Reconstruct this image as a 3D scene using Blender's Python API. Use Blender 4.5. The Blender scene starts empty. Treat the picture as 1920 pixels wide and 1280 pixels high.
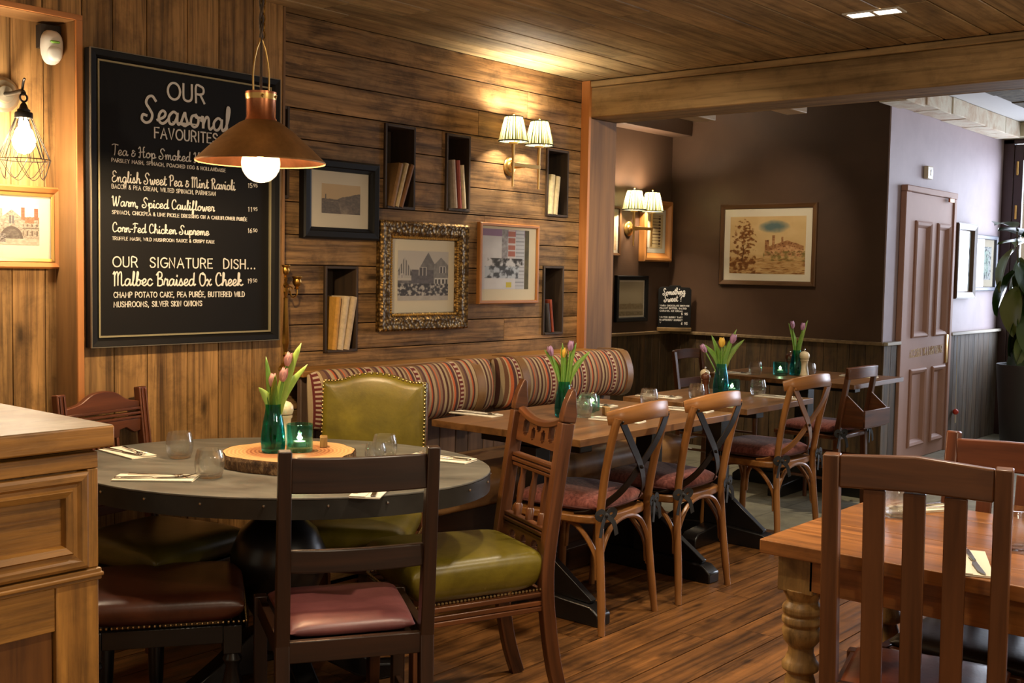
import bpy, math, random
from mathutils import Vector, Matrix, noise
C = bpy.context.scene.collection
S = bpy.context.scene
PI = math.pi
rng = random.Random(7)

# ------------------------------------------------------------------ camera, light, exposure
def make_camera():
    cam = bpy.data.cameras.new('camera'); o = bpy.data.objects.new('camera', cam); C.objects.link(o)
    yaw, pitch, roll = 0.871002, 0.0632914, 0.0182796
    f = Vector((math.sin(yaw)*math.cos(pitch), math.cos(yaw)*math.cos(pitch), -math.sin(pitch)))
    r = Vector((math.cos(yaw), -math.sin(yaw), 0)); u = r.cross(f)
    c, s = math.cos(roll), math.sin(roll)
    r2 = r*c + u*s; u2 = u*c - r*s
    m = Matrix((r2, u2, -f)).transposed().to_4x4(); m.translation = (0, 0, 1.37)
    o.matrix_world = m
    cam.sensor_width = 36; cam.lens = 2117.16/1920*36; cam.clip_start = 0.05
    S.camera = o
make_camera()
S.view_settings.view_transform = 'Standard'
S.view_settings.look = 'None'
S.view_settings.gamma = 1.0
S.view_settings.use_curve_mapping = False
S.view_settings.exposure = 0.95
S.cycles.use_denoising = True
S.cycles.max_bounces = 10
S.cycles.transparent_max_bounces = 24
S.cycles.sample_clamp_indirect = 4.0
S.cycles.caustics_reflective = False
S.cycles.caustics_refractive = False

w = bpy.data.worlds.new('world'); S.world = w; w.use_nodes = True
w.node_tree.nodes['Background'].inputs[0].default_value = (1.0, 0.80, 0.56, 1)
w.node_tree.nodes['Background'].inputs[1].default_value = 0.21

WARM = (1.0, 0.79, 0.52); WARM2 = (1.0, 0.84, 0.62)
def lamp(kind, name, loc, energy, color, size=0.05, aim=None, parent=None, **k):
    d = bpy.data.lights.new(name, kind); d.energy = energy; d.color = color
    if kind == 'AREA': d.shape = 'RECTANGLE'; d.size = size[0]; d.size_y = size[1]
    else: d.shadow_soft_size = size
    for a, v in k.items(): setattr(d, a, v)
    o = bpy.data.objects.new(name, d); C.objects.link(o); o.location = loc
    if aim is not None:
        o.rotation_euler = (Vector(aim)-Vector(loc)).to_track_quat('-Z', 'Y').to_euler()
    return o
# daylight standing outside the street front windows, and ceiling spots: one fitting is seen, most others unseen and added for brightness
lamp('AREA', 'street_daylight', (10.95, 1.75, 1.6), 140, (0.76, 0.84, 1.0), (2.9, 2.2), aim=(0, 1.5, 1.3))
DOWN = [(4.25, 1.79, 60, (4.1, 1.9, 0)), (2.95, 0.9, 70, (2.8, 0.95, 0)), (2.2, 1.7, 48, (2.1, 2.1, 0)), (3.6, 2.05, 50, (3.75, 2.5, 0)),
        (6.3, 2.1, 60, (6.2, 2.5, 0)), (6.5, 3.5, 34, (7.8, 4.12, 1.5)), (1.2, 1.1, 30, (1.3, 1.5, 0)), (4.35, 2.2, 50, (4.98, 3.6, 1.05)), (4.15, 1.2, 95, (5.03, 3.6, 1.72))]  # last two spots are added to warm the post
for i, (x, y, e, a) in enumerate(DOWN):
    lamp('SPOT', 'ceiling_and_added_spot', (x, y, 2.36 if x < 4.9 else 2.62), e, WARM2, 0.04, aim=a, spot_size=math.radians(95 if a[2] < .5 else 30 if a[2] > 1.6 else 58), spot_blend=0.9)

lamp('POINT', 'added_fill_light', (2.5, -1.3, 1.75), 42, WARM2, 0.09)      # unseen point lamps added behind the viewer to brighten beam and ceiling
lamp('POINT', 'added_fill_light', (0.2, -0.9, 1.85), 14, WARM2, 0.09)

# ------------------------------------------------------------------ tagging
def tag(o, label=None, cat=None, group=None, kind=None):
    if label: o['label'] = label
    if cat: o['category'] = cat
    if group: o['group'] = group
    if kind: o['kind'] = kind
    return o
def thing(name, label, cat, loc=(0, 0, 0), rz=0.0, group=None):
    o = bpy.data.objects.new(name, None); C.objects.link(o)
    o.empty_display_size = 0.1; o.location = loc; o.rotation_euler = (0, 0, rz)
    return tag(o, label, cat, group)
def copy_tree(o, parent=None):
    c = o.copy(); C.objects.link(c)
    if parent: c.parent = parent
    for ch in list(o.children): copy_tree(ch, c)
    return c
def clone(o, loc, rz, label, group=None):
    c = copy_tree(o); c.location = loc; c.rotation_euler = (0, 0, rz); c['label'] = label
    if group: c['group'] = group
    return c

# ------------------------------------------------------------------ mesh builder
class MB:
    def __init__(self, M=None):
        self.v = []; self.f = []; self.g = []; self.r = []; self.mi = []; self.M = M or Matrix.Identity(4); self.cur = 0; self.col = None
    def add(self, vs, fs, gs, rnd=None, off=None):
        b = len(self.v); rr = rng.random() if rnd is None else rnd
        of = Vector((rr*7.3, rr*41.7 % 5, rr*91.3 % 3)) if off is None else Vector(off)
        for p in vs: self.v.append(self.M @ Vector(p))
        for q in gs: self.g.append(Vector(q) + of)
        self.r += [rr]*len(vs)
        for q in fs: self.f.append([b+i for i in q]); self.mi.append(self.cur)
    def box(self, x0, x1, y0, y1, z0, z1, rnd=None, axis=None, M=None):
        vs = [(x, y, z) for z in (z0, z1) for y in (y0, y1) for x in (x0, x1)]
        d = (x1-x0, y1-y0, z1-z0)
        a = d.index(max(d)) if axis is None else axis
        pr = [a] + [i for i in range(3) if i != a]
        gs = [tuple(p[i] for i in pr) for p in vs]
        if M is not None: vs = [M @ Vector(p) for p in vs]
        self.add(vs, [(0, 2, 3, 1), (4, 5, 7, 6), (0, 1, 5, 4), (1, 3, 7, 5), (3, 2, 6, 7), (2, 0, 4, 6)], gs, rnd)
        return self
    def beam(self, p0, p1, w, t, up=(0, 0, 1), w1=None, t1=None, rnd=None):
        p0 = Vector(p0); p1 = Vector(p1); d = p1-p0; L = d.length; d.normalize()
        up = Vector(up)
        if abs(d.dot(up)) > 0.95: up = Vector((0, 1, 0)) if abs(d.y) < 0.9 else Vector((1, 0, 0))
        s = d.cross(up).normalized(); u = s.cross(d)
        w1 = w if w1 is None else w1; t1 = t if t1 is None else t1
        vs = []; gs = []
        for p, l, a, b in ((p0, 0, w, t), (p1, L, w1, t1)):
            for i, j in ((-1, -1), (1, -1), (1, 1), (-1, 1)):
                vs.append(p + s*(i*a/2) + u*(j*b/2)); gs.append((l, i*a/2, j*b/2))
        self.add(vs, [(3, 2, 1, 0), (4, 5, 6, 7), (0, 1, 5, 4), (1, 2, 6, 5), (2, 3, 7, 6), (3, 0, 4, 7)], gs, rnd)
        return self
    def sweep(self, pts, prof, up=(0, 0, 1), scale=None, closed=False, caps=True, rnd=None):
        pts = [Vector(p) for p in pts]; n = len(pts); m = len(prof); vs = []; gs = []; L = 0
        up = Vector(up)
        for i, p in enumerate(pts):
            if closed: d = pts[(i+1) % n] - pts[i-1]
            else: d = pts[min(i+1, n-1)] - pts[max(i-1, 0)]
            d.normalize()
            u = up - d*up.dot(d)
            if u.length < 1e-3: u = Vector((0, 1, 0)) - d*d.y
            u.normalize(); s = d.cross(u); up = u if scale is None or True else up
            k = 1 if scale is None else scale[i]
            if not isinstance(k, (tuple, list)): k = (k, k)
            if i: L += (p-pts[i-1]).length
            for a, b in prof:
                vs.append(p + s*(a*k[0]) + u*(b*k[1])); gs.append((L, a, b))
        fs = []
        for i in range(n if closed else n-1):
            j = (i+1) % n
            for a in range(m):
                b = (a+1) % m
                fs.append((i*m+a, i*m+b, j*m+b, j*m+a))
        if caps and not closed:
            fs.append(tuple(range(m-1, -1, -1))); fs.append(tuple((n-1)*m+a for a in range(m)))
        self.add(vs, fs, gs, rnd); return self
    def tube(self, pts, r, n=10, rs=None, closed=False, up=(0, 0, 1), rnd=None, flat=1.0):
        return self.sweep(pts, [(r*math.cos(2*PI*i/n), r*flat*math.sin(2*PI*i/n)) for i in range(n)], up=up,
                          scale=rs, closed=closed, rnd=rnd)
    def lathe(self, prof, o=(0, 0, 0), n=24, M=None, rnd=None, cap=True, sx=1.0, wob=None):
        vs = []; gs = []; m = len(prof)
        for i in range(n):
            a = 2*PI*i/n; k = 1 if wob is None else wob(a)
            for r, z in prof:
                p = Vector((r*k*math.cos(a)*sx, r*k*math.sin(a), z))
                if M is not None: p = M @ p
                vs.append(p + Vector(o)); gs.append((z, r*math.cos(a), r*math.sin(a)))
        fs = []
        for i in range(n):
            j = (i+1) % n
            for a in range(m-1): fs.append((i*m+a, j*m+a, j*m+a+1, i*m+a+1))
        if cap:
            if prof[0][0] > 1e-5: fs.append(tuple(i*m for i in range(n-1, -1, -1)))
            if prof[-1][0] > 1e-5: fs.append(tuple(i*m+m-1 for i in range(n)))
        self.add(vs, fs, gs, rnd); return self
    def prism(self, poly, h, M=None, rnd=None, axis=0):
        """polygon in xy pushed up by h"""
        n = len(poly); vs = [(x, y, 0) for x, y in poly] + [(x, y, h) for x, y in poly]
        gs = [((p[0], p[1], p[2]) if axis == 0 else (p[1], p[0], p[2])) for p in vs]
        fs = [tuple(range(n-1, -1, -1)), tuple(range(n, 2*n))] + [(i, (i+1) % n, n+(i+1) % n, n+i) for i in range(n)]
        if M is not None: vs = [M @ Vector(p) for p in vs]
        self.add(vs, fs, gs, rnd); return self
    def pad(self, w, d, h, o=(0, 0, 0), n=14, p=4.0, under=0.25, M=None, taper=0.0, corner=0.25, rnd=None):
        """puffed cushion, w x d, height h above o, bottom nearly flat"""
        vs = []; gs = []; N = n+1
        def pos(i, j):
            u = math.sin((2*i/n-1)*PI/2); v = math.sin((2*j/n-1)*PI/2)
            x, y = u, v
            k = corner
            x2 = x*math.sqrt(max(0, 1-k*y*y/2)); y2 = y*math.sqrt(max(0, 1-k*x*x/2))
            e = (1-abs(u)**p)*(1-abs(v)**p)
            return x2*w/2*(1+taper*y2), y2*d/2, max(0, e)**0.45
        for s in (1, -1):
            for j in range(N):
                for i in range(N):
                    x, y, e = pos(i, j)
                    z = h*under + (h*(1-under)*e if s > 0 else -h*under*e)
                    vs.append((x+o[0], y+o[1], z+o[2])); gs.append((x, y, z))
        fs = []; K = N*N
        for j in range(n):
            for i in range(n):
                a = j*N+i
                fs.append((a, a+1, a+N+1, a+N)); fs.append((K+a, K+a+N, K+a+N+1, K+a+1))
        if M is not None: vs = [M @ Vector(q) for q in vs]
        # weld rim by reusing top rim indices
        rim = set(j*N+i for j in range(N) for i in range(N) if i in (0, n) or j in (0, n))
        fs2 = []
        for q in fs: fs2.append(tuple((a-K if a >= K and (a-K) in rim else a) for a in q))
        self.add(vs, fs2, gs, rnd); return self
    def ball(self, r, o, n=10, sz=1.0, rnd=None):
        m = max(4, n//2)
        prof = [(max(0, r*math.sin(PI*i/m)), -r*sz*math.cos(PI*i/m)) for i in range(m+1)]
        return self.lathe(prof, o, n, rnd=rnd, cap=False)
    def build(self, name, mat, parent=None, bevel=0.0, seg=2, angle=38, flat=False, sub=0):
        me = bpy.data.meshes.new(name)
        me.from_pydata([tuple(p) for p in self.v], [], self.f)
        a = me.attributes.new('gco', 'FLOAT_VECTOR', 'POINT')
        a.data.foreach_set('vector', [c for q in self.g for c in q])
        a = me.attributes.new('rnd', 'FLOAT', 'POINT'); a.data.foreach_set('value', self.r)
        if self.col:
            a = me.attributes.new('col', 'FLOAT_COLOR', 'POINT'); a.data.foreach_set('color', [c for q in self.col for c in (*q, 1)])
        mats = mat if isinstance(mat, (list, tuple)) else [mat]
        for q in mats: me.materials.append(q)
        if len(mats) > 1: me.polygons.foreach_set('material_index', self.mi)
        me.validate(); me.update()
        if not flat:
            me.shade_smooth(); me.set_sharp_from_angle(angle=math.radians(angle))
        o = bpy.data.objects.new(name, me); C.objects.link(o)
        if parent: o.parent = parent
        if bevel:
            b = o.modifiers.new('bevel', 'BEVEL'); b.width = bevel; b.segments = seg; b.limit_method = 'ANGLE'; b.angle_limit = math.radians(40)
            b.use_clamp_overlap = True
        if sub:
            b = o.modifiers.new('sub', 'SUBSURF'); b.levels = sub; b.render_levels = sub
        return o
def smooth(pts, k=6, closed=False):
    """Catmull-Rom through the points"""
    P = [Vector(p) for p in pts]; n = len(P); out = []
    for i in range(n if closed else n-1):
        a = P[i-1] if (i or closed) else P[0]*2-P[1]
        b = P[i]; c = P[(i+1) % n]; d = P[(i+2) % n] if (closed or i+2 < n) else c*2-b
        for j in range(k):
            t = j/k
            out.append(0.5*((2*b) + (c-a)*t + (2*a-5*b+4*c-d)*t*t + (3*b-a-3*c+d)*t**3))
    if not closed: out.append(P[-1])
    return out
def RX(d): return Matrix.Rotation(math.radians(d), 4, 'X')
def RY(d): return Matrix.Rotation(math.radians(d), 4, 'Y')
def RZ(d): return Matrix.Rotation(math.radians(d), 4, 'Z')
def T(x, y, z): return Matrix.Translation((x, y, z))
def rz_of(fx, fy): return math.atan2(-fx, fy)

# ------------------------------------------------------------------ materials
def lin(c):
    return tuple(((x/255)/12.92 if x/255 <= 0.04045 else ((x/255+0.055)/1.055)**2.4) for x in c)
class N:
    def __init__(self, name):
        self.m = bpy.data.materials.new(name); self.m.use_nodes = True
        self.t = self.m.node_tree; self.p = self.t.nodes['Principled BSDF']; self.out = self.t.nodes['Material Output']
    def new(self, ty, **k):
        n = self.t.nodes.new(ty)
        for a, v in k.items():
            if a.startswith('i_'):
                key = a[2:]; key = int(key) if key.isdigit() else key.replace('_', ' ')
                n.inputs[key].default_value = v
            else: setattr(n, a, v)
        return n
    def ln(self, a, b): self.t.links.new(a, b)
    def attr(self, nm): return self.new('ShaderNodeAttribute', attribute_name=nm)
    def scale(self, src, s):
        n = self.new('ShaderNodeVectorMath', operation='MULTIPLY'); self.ln(src, n.inputs[0]); n.inputs[1].default_value = s; return n.outputs[0]
    def noise(self, src, sc=1.0, det=4, rough=0.6, dist=0.0):
        n = self.new('ShaderNodeTexNoise'); n.inputs['Scale'].default_value = sc; n.inputs['Detail'].default_value = det
        n.inputs['Roughness'].default_value = rough; n.inputs['Distortion'].default_value = dist
        if src is not None: self.ln(src, n.inputs['Vector'])
        return n.outputs['Fac']
    def ramp(self, src, stops, const=False):
        n = self.new('ShaderNodeValToRGB'); e = n.color_ramp.elements
        if const: n.color_ramp.interpolation = 'CONSTANT'
        while len(e) > 1: e.remove(e[-1])
        e[0].position = stops[0][0]; e[0].color = (*stops[0][1], 1)
        for p, c in stops[1:]:
            q = e.new(p); q.color = (*c, 1)
        self.ln(src, n.inputs[0]); return n.outputs[0]
    def mix(self, fac, a, b, mode='MIX'):
        n = self.new('ShaderNodeMix', data_type='RGBA', blend_type=mode)
        for s, v in ((n.inputs[0], fac), (n.inputs[6], a), (n.inputs[7], b)):
            if hasattr(v, 'is_linked'): self.ln(v, s)
            elif isinstance(v, (int, float)): s.default_value = v
            else: s.default_value = (*v, 1)
        return n.outputs[2]
    def math(self, op, a, b=0.0, c=0.0):
        n = self.new('ShaderNodeMath', operation=op)
        for i, v in enumerate((a, b, c)):
            if hasattr(v, 'is_linked'): self.ln(v, n.inputs[i])
            else: n.inputs[i].default_value = v
        return n.outputs[0]
    def bump(self, h, st=0.3, d=0.004):
        n = self.new('ShaderNodeBump'); n.inputs['Strength'].default_value = st; n.inputs['Distance'].default_value = d
        self.ln(h, n.inputs['Height']); self.ln(n.outputs[0], self.p.inputs['Normal'])
    def base(self, v):
        if hasattr(v, 'is_linked'): self.ln(v, self.p.inputs['Base Color'])
        else: self.p.inputs['Base Color'].default_value = (*v, 1)
        return self
    def set(self, **k):
        for a, v in k.items(): self.p.inputs[a.replace('_', ' ')].default_value = v
        return self
def wood(name, dark, light, rough=0.5, tint=0.5, blotch=0.6, grain=(1.3, 26, 26), bump=0.25, worn=None, spec=0.5, coat=0.0, hole=0.0, streak=0.0):
    m = N(name); dark = lin(dark); light = lin(light)
    g = m.attr('gco').outputs['Vector']; r = m.attr('rnd').outputs['Fac']
    n1 = m.noise(m.scale(g, grain), 1.0, 5, 0.62, 0.35)
    n2 = m.noise(m.scale(g, (grain[0]*0.8, grain[1]*0.22, grain[2]*0.22)), 1.0, 4, 0.6, 1.2)
    n4 = m.noise(m.scale(g, (grain[0]*0.7, grain[1]*0.5, grain[2]*0.5)), 1.0, 3, 0.5, 2.2)
    a = m.math('MULTIPLY_ADD', n1, 0.58, m.math('MULTIPLY', n4, 0.42))
    c = m.ramp(a, [(0.30, dark), (0.46, tuple((x*0.5+y*0.5) for x, y in zip(dark, light))), (0.66, light)])
    bl = m.ramp(n2, [(0.33, (1-blotch*0.75,)*3), (0.62, (1.0, 1.0, 1.0))])
    c = m.mix(1.0, c, bl, 'MULTIPLY')
    tv = m.ramp(r, [(0.0, (1-tint*0.62,)*3), (0.35, (1-tint*0.1, 1-tint*0.15, 1-tint*0.2)), (0.65, (1-tint*0.32, 1-tint*0.38, 1-tint*0.42)), (1.0, (1+tint*0.3, 1+tint*0.24, 1+tint*0.16))])
    c = m.mix(1.0, c, tv, 'MULTIPLY')
    if worn:
        n3 = m.noise(m.scale(g, (2.6, 5, 5)), 1.0, 5, 0.7, 0.6)
        c = m.mix(m.math('MULTIPLY', m.ramp(n3, [(0.46, (0, 0, 0)), (0.68, (1, 1, 1))]), 0.6), c, lin(worn))
    if hole:
        vo = m.new('ShaderNodeTexVoronoi', feature='F1', i_Scale=1.0); m.ln(m.scale(g, (3.0, 9, 9)), vo.inputs['Vector'])
        k = m.ramp(vo.outputs['Distance'], [(0.05, (1, 1, 1)), (0.16, (0, 0, 0))])
        c = m.mix(m.math('MULTIPLY', k, hole), c, tuple(x*0.25 for x in dark))
    if streak:
        n5 = m.noise(m.scale(g, (grain[0]*1.6, grain[1]*2.6, grain[2]*2.6)), 1.0, 4, 0.7, 0.5)
        c = m.mix(1.0, c, m.ramp(n5, [(0.36, (1-streak,)*3), (0.50, (1, 1, 1)), (0.66, (1+streak*0.25,)*3)]), 'MULTIPLY')
        n6 = m.noise(m.scale(g, (7, 9, 9)), 1.0, 5, 0.7, 0.3)
        c = m.mix(1.0, c, m.ramp(n6, [(0.34, (1-streak*0.8,)*3), (0.52, (1, 1, 1))]), 'MULTIPLY')
        n1 = m.math('ADD', n1, m.math('MULTIPLY', n5, 0.8))
    m.base(c).set(Roughness=rough, Specular_IOR_Level=spec, Coat_Weight=coat, Coat_Roughness=0.15)
    m.bump(n1, bump, 0.003)
    return m.m
def plain(name, col, rough=0.5, metal=0.0, var=0.0, vs=8.0, bump=0.0, spec=0.5, coat=0.0, emit=None, es=0.0, sheen=0.0):
    m = N(name); c = lin(col)
    if var:
        tc = m.new('ShaderNodeTexCoord')
        n = m.noise(tc.outputs['Object'], vs, 5, 0.65, 0.3)
        m.base(m.ramp(n, [(0.3, tuple(x*(1-var) for x in c)), (0.7, tuple(min(1, x*(1+var)) for x in c))]))
        if bump: m.bump(n, bump, 0.003)
    else: m.base(c)
    m.set(Roughness=rough, Metallic=metal, Specular_IOR_Level=spec, Coat_Weight=coat)
    if sheen: m.set(Sheen_Weight=sheen)
    if emit: m.p.inputs['Emission Color'].default_value = (*lin(emit), 1); m.p.inputs['Emission Strength'].default_value = es
    return m.m
def leather(name, c0, c1, rough=0.38, crack=0.25):
    m = N(name); g = m.attr('gco').outputs['Vector']
    n = m.noise(g, 7.0, 5, 0.6, 0.4); n2 = m.noise(g, 60.0, 4, 0.7, 0.0)
    m.base(m.mix(m.math('MULTIPLY', n2, 0.25), m.ramp(n, [(0.32, lin(c0)), (0.68, lin(c1))]), tuple(x*0.4 for x in lin(c0))))
    m.set(Roughness=rough, Specular_IOR_Level=0.55); m.bump(n2, crack, 0.002); return m.m
def glassy(name, tint=(1, 1, 1), ior=1.45, refl=1.0, mixglass=0.0):
    """thin clear glass: straight-through tint plus a Fresnel reflection, the same for every ray"""
    m = N(name); t = m.t
    tr = m.new('ShaderNodeBsdfTransparent'); tr.inputs[0].default_value = (*tint, 1)
    gl = m.new('ShaderNodeBsdfGlossy'); gl.inputs['Roughness'].default_value = 0.03
    geo = m.new('ShaderNodeNewGeometry'); fr = m.new('ShaderNodeFresnel'); m.ln(m.math('MULTIPLY_ADD', geo.outputs['Backfacing'], 1/ior-ior, ior), fr.inputs['IOR'])
    mx = m.new('ShaderNodeMixShader'); m.ln(m.math('MULTIPLY', fr.outputs[0], refl), mx.inputs[0]); m.ln(tr.outputs[0], mx.inputs[1]); m.ln(gl.outputs[0], mx.inputs[2])
    last = mx.outputs[0]
    if mixglass:
        g2 = m.new('ShaderNodeBsdfGlass'); g2.inputs['Color'].default_value = (*tint, 1); g2.inputs['Roughness'].default_value = 0.02; g2.inputs['IOR'].default_value = 1.4
        mm = m.new('ShaderNodeMixShader'); mm.inputs[0].default_value = mixglass; m.ln(last, mm.inputs[1]); m.ln(g2.outputs[0], mm.inputs[2]); last = mm.outputs[0]
    m.ln(last, m.out.inputs['Surface']); return m.m
def attr_col(name, rough=0.8):
    m = N(name); m.base(m.attr('col').outputs['Color']).set(Roughness=rough, Specular_IOR_Level=0.2); return m.m

W_WALL = wood('reclaimed_wall_wood', (70, 48, 28), (190, 148, 98), 0.62, 0.55, 0.55, (1.6, 26, 26), 0.6, worn=(134, 108, 78), hole=0.8, spec=0.2, streak=0.5)
W_VERT = wood('vertical_plank_wood', (92, 64, 34), (198, 152, 94), 0.62, 0.45, 0.5, (1.1, 24, 24), 0.6, hole=0.8, spec=0.25, streak=0.45)
W_CEIL = wood('ceiling_plank_wood', (126, 106, 74), (218, 190, 142), 0.62, 0.4, 0.45, (1.0, 16, 16), 0.4, hole=0.4, spec=0.3, streak=0.35)
W_BEAM = wood('beam_oak', (120, 96, 62), (190, 158, 110), 0.62, 0.15, 0.4, (0.8, 14, 14), 0.3, hole=0.5, spec=0.3, streak=0.3)
W_POST = wood('post_wood', (98, 66, 32), (154, 110, 60), 0.65, 0.15, 0.4, (1.0, 18, 18), 0.25)
W_EDGE = wood('fresh_cut_edge_wood', (150, 88, 40), (206, 138, 74), 0.55, 0.1, 0.2, (1.0, 14, 14), 0.1)
W_DADO = wood('grey_dado_wood', (40, 30, 22), (116, 96, 74), 0.7, 0.6, 0.6, (1.2, 20, 20), 0.5, worn=(96, 92, 84))
W_DADOD = wood('brown_dado_wood', (38, 26, 14), (112, 84, 50), 0.65, 0.6, 0.6, (1.2, 20, 20), 0.4, worn=(92, 74, 38), streak=0.4)
W_FLOOR = wood('floor_board_wood', (48, 28, 12), (148, 98, 50), 0.37, 0.5, 0.7, (0.9, 18, 18), 0.5, hole=0.7, streak=0.55)
W_OAK = wood('golden_oak', (118, 76, 28), (184, 130, 60), 0.42, 0.25, 0.35, (2.0, 34, 34), 0.2, streak=0.3)
W_TOPG = wood('worn_counter_oak', (110, 86, 58), (176, 152, 118), 0.45, 0.15, 0.45, (1.2, 14, 14), 0.2, worn=(188, 178, 162))
W_DARK = wood('dark_stained_wood', (26, 15, 9), (64, 38, 22), 0.36, 0.25, 0.4, (1.6, 30, 30), 0.12)
W_MAHO = wood('mahogany', (56, 25, 13), (112, 60, 34), 0.34, 0.2, 0.35, (1.6, 30, 30), 0.12)
W_GOTH = wood('gothic_chair_oak', (46, 23, 11), (116, 68, 36), 0.34, 0.25, 0.4, (1.6, 30, 30), 0.15)
W_BENT = wood('honey_bentwood', (106, 64, 28), (168, 114, 60), 0.33, 0.15, 0.35, (1.4, 26, 26), 0.08)
W_SLAT = wood('walnut_brown_wood', (62, 34, 16), (122, 76, 42), 0.38, 0.2, 0.3, (1.3, 24, 24), 0.12)
W_TABLE = wood('cafe_table_top_wood', (70, 44, 22), (136, 94, 54), 0.36, 0.2, 0.35, (1.2, 18, 18), 0.12)
W_PINE = wood('red_pine', (118, 70, 32), (186, 122, 66), 0.3, 0.25, 0.4, (0.9, 16, 16), 0.15, hole=0.5, streak=0.35)
W_PINEL = wood('pale_pine_leg', (104, 70, 32), (196, 154, 90), 0.45, 0.2, 0.5, (1.6, 12, 12), 0.2, hole=0.9, streak=0.5)
W_BLACK = plain('black_stained_pedestal', (20, 17, 16), 0.3, var=0.3)
W_NICHE = wood('dark_crate_wood', (26, 18, 11), (74, 54, 34), 0.7, 0.3, 0.5, (1.2, 20, 20), 0.3)
W_FRAMEO = wood('oak_picture_frame', (130, 80, 36), (190, 128, 66), 0.4, 0.15, 0.2, (1.2, 24, 24), 0.05)
W_FRAMED = wood('brown_picture_frame', (52, 32, 16), (104, 70, 38), 0.4, 0.15, 0.3, (1.2, 24, 24), 0.1)
BLACKP = plain('black_painted_wood', (18, 16, 15), 0.55, spec=0.2)
CHALK = plain('chalkboard_black', (20, 18, 17), 0.6, spec=0.15, var=0.12, vs=2.5)
WHITEP = plain('chalk_white_paint', (214, 208, 200), 0.8)
GOLDLINE = plain('pale_gold_slip', (168, 156, 122), 0.35, 0.5)
SLATE = N('grey_zinc_slate')
def _slate():
    m = SLATE; tc = m.new('ShaderNodeTexCoord').outputs['Object']
    n = m.noise(m.scale(tc, (2.0, 5.0, 4)), 1.6, 6, 0.65, 0.8)
    m.base(m.ramp(n, [(0.3, lin((70, 68, 62))), (0.52, lin((98, 95, 87))), (0.75, lin((124, 120, 110)))]))
    m.set(Roughness=0.42); m.bump(n, 0.1, 0.002)
_slate(); SLATE = SLATE.m
SLATED = plain('dark_zinc_edge', (52, 49, 44), 0.4, 0.4, var=0.25)
L_GREEN = leather('olive_green_leather', (92, 80, 18), (128, 112, 30), 0.36)
L_DGREEN = leather('dark_green_leather', (70, 62, 20), (98, 86, 32), 0.34)
L_BURG = leather('burgundy_leather', (98, 50, 50), (122, 68, 66), 0.42)
L_BROWN = leather('brown_leather', (62, 30, 18), (92, 48, 28), 0.36)
L_TAN = leather('chestnut_leather', (112, 54, 26), (150, 80, 42), 0.3)
L_BENCH = leather('bench_brown_leather', (112, 78, 46), (146, 108, 66), 0.33)
L_BLACK = leather('black_leather', (26, 20, 18), (40, 32, 28), 0.35)
BRASS = plain('aged_brass', (176, 132, 62), 0.3, 1.0, var=0.25, vs=20)
BRASSB = plain('satin_brass', (206, 166, 100), 0.32, 1.0)
COPPER = plain('copper', (190, 122, 84), 0.3, 1.0, var=0.3, vs=14)
COPPERD = plain('copper_patina_outside', (168, 128, 82), 0.5, 0.7, var=0.3, vs=9)
STEEL = plain('polished_cutlery_steel', (200, 196, 190), 0.18, 1.0)
IRON = plain('black_iron', (38, 33, 30), 0.45, 0.7)
STRAPIRON = plain('dark_bronze_strap', (38, 28, 19), 0.4, 0.6)
NAIL = plain('brass_nail', (150, 124, 84), 0.3, 1.0)
PAPER = plain('napkin_paper', (226, 216, 196), 0.85)
WHITEPL = plain('white_plastic', (214, 212, 204), 0.4)
CREAMP = plain('cream_lacquer', (214, 198, 164), 0.3, coat=0.4)
GLASS = glassy('clear_glass', (0.97, 0.975, 0.97), 1.45, 1.0)
GLASSB = glassy('clear_thick_glass', (0.98, 0.985, 0.98), 1.45, 1.2, 0.28)
PANE = glassy('picture_glass', (0.985, 0.985, 0.985), 1.5, 1.0)
TEAL = glassy('teal_glass', (0.20, 0.68, 0.68), 1.45, 1.2, 0.25)
TEALH = glassy('teal_tealight_glass', (0.52, 0.86, 0.82), 1.45, 1.2, 0.2)
BLUEV = glassy('blue_teal_glass', (0.24, 0.68, 0.74), 1.45, 1.2, 0.25)
WATER = glassy('vase_water', (0.75, 0.92, 0.85), 1.33, 0.6)
BULBG = glassy('bulb_glass', (1.0, 0.93, 0.80), 1.3, 0.8)
def _frost():
    t = BULBG.node_tree; o = t.nodes['Material Output']; src = o.inputs['Surface'].links[0].from_socket
    tl = t.nodes.new('ShaderNodeBsdfTranslucent'); tl.inputs[0].default_value = (1, .92, .78, 1); mx = t.nodes.new('ShaderNodeMixShader'); mx.inputs[0].default_value = .011
    t.links.new(src, mx.inputs[1]); t.links.new(tl.outputs[0], mx.inputs[2]); t.links.new(mx.outputs[0], o.inputs['Surface'])
_frost()
ART = attr_col('printed_picture', 0.7)
MOUNT = plain('cream_mount_board', (226, 214, 188), 0.85)
MOUNTG = plain('grey_mount_board', (200, 190, 172), 0.85)
FILA = plain('glowing_filament', (255, 214, 150), 0.5, emit=(255, 205, 130), es=60)
FILW = plain('glowing_white_bulb', (255, 236, 200), 0.5, emit=(255, 226, 180), es=30)
FLAME = plain('candle_flame', (255, 214, 150), 0.5, emit=(255, 200, 110), es=25)
WAX = plain('candle_wax', (236, 228, 206), 0.5)
RIBBON = plain('black_cotton_ribbon', (26, 24, 24), 0.8)
# ------------------------------------------------------------------ the room
def struct(name, mb, mat, bevel=0.0, **k):
    o = mb.build(name, mat, None, bevel, **k) if isinstance(mb, MB) else mb
    tag(o, kind='structure'); return o
CEIL = 2.38
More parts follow.
